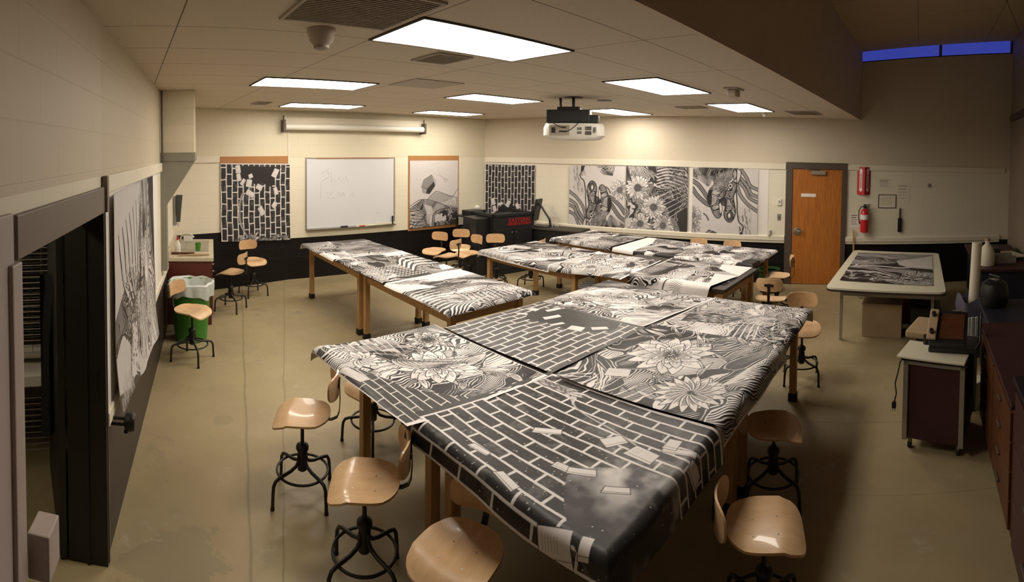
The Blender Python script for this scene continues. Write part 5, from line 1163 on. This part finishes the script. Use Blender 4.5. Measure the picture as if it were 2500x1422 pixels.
for (s_, z, ww, hh, l, m, nm) in ((7.62, 1.18, .17, .26, 'white notice with black lines behind the fire extinguisher', 'white_p', 'notice'), (8.53, 1.70, .25, .37, 'pale notice sheet to the right of the framed certificate', 'book', 'notice'), (8.17, 1.87, .25, .19, 'round pale notice above the framed certificate', 'book', 'notice')):
    o = thing(nm, l, 'notice'); WC.put(o, s_, 0, z); MB().box(-ww / 2, ww / 2, -.004, -.002, -hh / 2, hh / 2).build('sheet', 'trim' if m == 'book' else m, o)
    b = MB()
    for k in range(5): z_ = hh * (.36 - .15 * k); b.box(-ww * .38, ww * (.3 - .1 * (k % 2)), -.005, -.004, z_, z_ + .008 + .006 * (k < 2))
    b.build('print_lines', 'dframe' if m == 'white_p' else 'book', o)
o = thing('framed_certificate', 'thin black framed certificate on the wall right of the extinguisher', 'frame'); WC.put(o, 8.225, 0, 1.55)
MB().box(-.16, .16, -.006, -.002, -.12, .12).build('sheet', 'trim', o); MB().ring(-.17, .17, -.127, .127, .011, -.012, -.002).build('frame', 'blackp', o); b = MB()
for k in range(6): b.box(-.11, .11 - .03 * (k % 3), -.007, -.006, .07 - .028 * k, .076 - .028 * k)
b.build('print_lines', 'book', o)
o = thing('bench_brush', 'black long brush hanging on the wall below the framed certificate', 'brush'); WC.put(o, 8.47, -.03, .98)
MB().box(-.035, .035, -.02, .02, 0, .26).build('bristle_block', 'cloth', o, bevel=.008); MB().box(-.012, .012, -.01, .01, .26, .44).build('handle', 'blackp', o, bevel=.003); MB().cyl((0, .03, .45), (0, -.01, .45), .006).build('nail', 'duct', o)
o = thing('coat_hook', 'small tan wall hook right of the notices', 'hook'); WC.put(o, 9.03, 0, 1.86)
MB().box(-.03, .03, -.01, -.002, -.04, .04).build('plate', 'ventf', o, bevel=.003); MB().tube([(0, -.01, .0), (0, -.05, -.01), (0, -.06, .02)], .008).build('peg', 'dframe', o)
o = MB().box(-.015, .015, -.006, .006, 0, 1.02).build('yardstick', 'twood'); tag(o, 'wooden stick leaning upright on the wall behind the folding table', 'stick'); WC.put(o, 7.60, -.16, 0); o.rotation_euler = (-.10, 0, WC.a)
# ------------------------------------------------------------------ right side: cart with press, bins, cabinets
cx, cy = G(2200, 1100); dx, dy = G(2349, 1126); a_ = math.atan2(dy - cy, dx - cx)
t = thing('metal_cart', 'dark maroon rolling cabinet with aluminium edges at the right', 'cart', (cx, cy, 0), a_)
MB().box(.02, .48, .02, .62, .10, .70).build('cabinet_body', 'darkred', t)
b = MB()
for x in (0, .46):
    for y in (0, .60): b.box(x, x + .04, y, y + .04, .09, .73)
b.box(0, .5, 0, .03, .70, .73).box(0, .5, .61, .64, .70, .73).build('edge_trim', 'alu', t, bevel=.003)
for x in (.05, .45):
    for y in (.07, .57): c_ = MB().box(x - .012, x + .012, y - .02, y + .02, .04, .10).build('caster', 'duct', t); MB().cyl((x - .012, y, .03), (x + .012, y, .03), .03, 16).build('wheel', 'rubber', c_)
MB().box(-.02, .52, -.01, .66, .73, .75).build('top_tray', 'blackp', t, bevel=.004)
o = MB().box(-.05, .50, -.03, .34, 0, .018).build('white_board', 'cream', bevel=.004); tag(o, 'pale board lying on top of the maroon cart', 'board'); o.location = (cx, cy, .752); o.rotation_euler = (0, 0, a_)
o = MB().box(.0, .40, .0, .44, 0, .07).build('press_bed', 'tan', bevel=.02); tag(o, 'tan padded block behind the press on the maroon cart', 'pad'); q = Vector((cx, cy, 0)) + Matrix.Rotation(a_, 3, 'Z') @ Vector((-.12, .42, 0)); o.location = (q.x, q.y, .752); o.rotation_euler = (0, 0, a_)
t = thing('tabletop_press', 'black tilted press with brown plate and side handles on the maroon cart', 'press'); q = Vector((cx, cy, 0)) + Matrix.Rotation(a_, 3, 'Z') @ Vector((.17, .12, 0)); t.location = (q.x, q.y, .771); t.rotation_euler = (0, 0, a_ + .12)
MB().box(.0, .40, .0, .30, 0, .04).build('base', 'blackp', t, bevel=.008)
def tilt(b, ang, piv):
    b.v = [(piv[0] + (x - piv[0]) * math.cos(ang) - 0 * y, piv[1] + (y - piv[1]) * math.cos(ang) - (z - piv[2]) * math.sin(ang), piv[2] + (y - piv[1]) * math.sin(ang) + (z - piv[2]) * math.cos(ang)) for x, y, z in b.v]; return b
tilt(MB().box(.0, .36, .0, .34, .05, .10), .55, (0, .0, .05)).build('plate_frame', 'blackp', t, bevel=.01)
tilt(MB().box(.10, .33, .04, .30, .10, .106), .55, (0, .0, .05)).build('plate', 'orangewood', t)
tilt(MB().box(-.02, .07, .02, .33, .10, .125), .55, (0, .0, .05)).build('clamp_strip', 'tan', t, bevel=.006)
for y_ in (.08, .26): tilt(MB().cyl((.025, y_, .12), (.025, y_, .155), .02), .55, (0, .0, .05)).build('clamp_knob', 'blackp', t)
MB().tube([(.38, .02, .03), (.42, .02, .10), (.42, .26, .26)], .011).build('side_handle', 'black', t); MB().cyl((-.02, .05, .05), (-.02, .05, .12), .03).build('pivot', 'black', t)
tilt(MB().box(.20, .30, .325, .335, .108, .118), .55, (0, .0, .05)).build('shiny_catch', 'alu', t)
o = MB().tube([(-.01, .10, .74), (-.05, .07, .68), (-.06, .05, .60), (-.075, .03, .52), (-.06, .02, .44), (-.075, .02, .37)], .006, 8)
o = o.box(-.092, -.062, .008, .032, .32, .37).box(-.088, -.085, .018, .022, .295, .32).box(-.070, -.067, .018, .022, .295, .32).build('power_cord', 'rubber'); tag(o, 'black power cord with plug hanging from the maroon cart', 'cord'); o.location = (cx, cy, 0); o.rotation_euler = (0, 0, a_)
# objects between cart and far wall
def wloc(a, b, z=0): return W(a, b, z)
t = thing('plastic_tote', 'large dark blue bin behind the maroon cart at the right', 'bin', W(5.35, -1.08), GA)
b = MB(); b.prismz([(-.42, -.34), (.42, -.34), (.42, .34), (-.42, .34)], [0] * 4, [.70] * 4); b.build('bin_body', 'navy', t, bevel=.02); MB().box(-.45, .45, -.37, .37, .70, .74).build('rim', 'navy', t, bevel=.012)
t = thing('canister_vacuum', 'black round vacuum with a grey handle plate sitting on the blue bin', 'vacuum', W(5.55, -.86, .74), GA + .6)
MB().lathe([(.13, 0), (.155, .03), (.16, .16), (.14, .25), (.08, .29)], n=32).build('vacuum_body', 'blackp', t, smooth=True); MB().tube([(-.08, 0, .28), (-.08, 0, .33), (.08, 0, .33), (.08, 0, .28)], .014).build('handle', 'blackp', t)
MB().box(-.06, .06, -.03, .03, .285, .295).build('handle_plate', 'duct', t)
o = thing('waste_basket', 'grey purple lined basket holding the tall paper roll', 'basket', W(6.05, -.66), 0)
MB().lathe([(.13, 0), (.17, .45), (.17, .46), (.15, .46), (.12, .02)], n=28).build('basket_body', 'purple', o, smooth=True)
b = MB(); n_ = 40
for r0, z0, am in ((.165, .40, .0), (.18, .46, .012), (.20, .60, .02), (.185, .72, .03)):
    for k in range(n_): a = 2 * PI * k / n_; b.v.append(((r0 + am * math.sin(5 * a + z0 * 4)) * math.cos(a), (r0 + am * math.cos(4 * a)) * math.sin(a), z0 + am * 1.5 * math.sin(3 * a)))
for i in range(3):
    for k in range(n_): b.f.append((i * n_ + k, i * n_ + (k + 1) % n_, (i + 1) * n_ + (k + 1) % n_, (i + 1) * n_ + k))
b.build('liner', 'purple', o, smooth=True)
o = MB().tube([(0, 0, .03), (.08, .0, 1.35)], .062, 24).build('paper_roll', 'trim', smooth=True); tag(o, 'tall pale paper roll standing in the grey purple basket', 'paper roll'); o.location = W(6.05, -.66)
o = MB(); 
for k in range(5): o.box(-.10 + k * .045, -.07 + k * .045, -.02 + .01 * (k % 2), .0 + .01 * (k % 2), 0, .55)
o = o.build('clear_tubes', 'bag'); tag(o, 'bundle of clear plastic strips standing against the grey purple basket', 'plastic strips'); o.location = W(5.72, -.60, .0); o.rotation_euler = (0, 0, GA - 1.2)
t = thing('back_bench', 'dark workbench along the right part of the far wall', 'bench', W(8.1, -1.25), GA)
MB().box(-1.15, 1.0, -.42, .42, .80, .84).build('benchtop', 'darkred', t, bevel=.006); MB().box(-1.1, .95, -.38, .36, .08, .80).build('cabinet_body', 'navy', t)
for (a, b_, z, label, parts) in ((7.2, -.98, .84, 'jug', 0),):
    t = thing('jug', 'cream plastic jug standing on the back bench beside the paper roll', 'jug', W(7.25, -1.0, .84)); MB().lathe([(.10, 0), (.11, .02), (.11, .18), (.08, .26), (.035, .31), (.035, .36), (.04, .36), (.04, .39)], n=28).build('jug_body', 'trim', t, smooth=True); MB().lathe([(.042, .355), (.042, .395)]).build('cap', 'tan', t)
o = MB().box(-.2, .2, -.12, .12, 0, .16).build('carton', 'blackp', bevel=.01); tag(o, 'black case on the back bench behind the cream jug', 'case'); o.location = W(7.9, -1.15, .84); o.rotation_euler = (0, 0, GA)
o = MB().box(-.35, .35, -.25, .25, 0, .015).build('paper_sheet', 'trim'); tag(o, 'pale sheets lying on the back bench at the right edge', 'paper'); o.location = W(7.9, -1.38, .87); o.rotation_euler = (0, .06, GA + .2)
t = thing('steel_tray', 'grey metal tray with papers on the back bench right of the jug', 'tray', W(7.45, -1.28, .84), GA + .1); MB().box(-.12, .12, -.16, .16, 0, .012).box(-.12, -.11, -.16, .16, 0, .12).box(.11, .12, -.16, .16, 0, .12).box(-.12, .12, .15, .16, 0, .12).build('tray_body', 'duct', t); MB().box(-.1, .1, -.13, .13, .012, .05).build('papers', 'trim', t)
t = thing('paint_bucket', 'pale bucket on the floor behind the maroon cart', 'bucket', W(4.78, -.52)); MB().lathe([(.10, 0), (.125, .25), (.13, .26), (.115, .26), (.09, .02)], n=28).build('bucket_body', 'trim', t, smooth=True); MB().tube([(.12 * math.cos(k * PI / 8), .12 * math.sin(k * PI / 8) , .24 - .1 * math.sin(k * PI / 8)) for k in range(9)], .003, 6).build('bail_handle', 'duct', t)
# wooden drawer cabinets along the right
def drawer_cab(a0, a1, z1, label, m, nd):
    t = thing('drawer_cabinet', label, 'cabinet', W(a0, -.60), GA); L = a1 - a0
    MB().box(0, L, -.62, 0, .08, z1).build('cabinet_body', m, t, bevel=.004); MB().box(-.02, L + .02, -.64, .025, z1, z1 + .03).build('cabinet_top', 'darkred' if m != 'darkred' else 'blackp', t, bevel=.005)
    MB().box(.02, L - .02, -.58, -.05, 0, .08).build('plinth', 'blackp', t)
    for r in range(nd):
        h = (z1 - .14) / nd
        for c_ in range(2):
            d = MB().box(.03 + c_ * (L - .03) / 2, (c_ + 1) * (L - .03) / 2, 0, .018, .11 + r * h, .10 + (r + 1) * h).build('drawer', m, t, bevel=.003); xm = .03 + (c_ + .5) * (L - .03) / 2
            MB().box(xm - .05, xm + .05, .02, .035, .11 + (r + .5) * h, .125 + (r + .5) * h).build('handle', 'dframe', d, bevel=.003)
    return t
drawer_cab(2.95, 4.45, .86, 'orange wooden drawer cabinet along the right edge behind the maroon cart', 'orangewood', 4)
drawer_cab(1.2, 2.88, 1.05, 'tall dark cabinet cut by the lower right edge of the photo', 'darkred', 3)
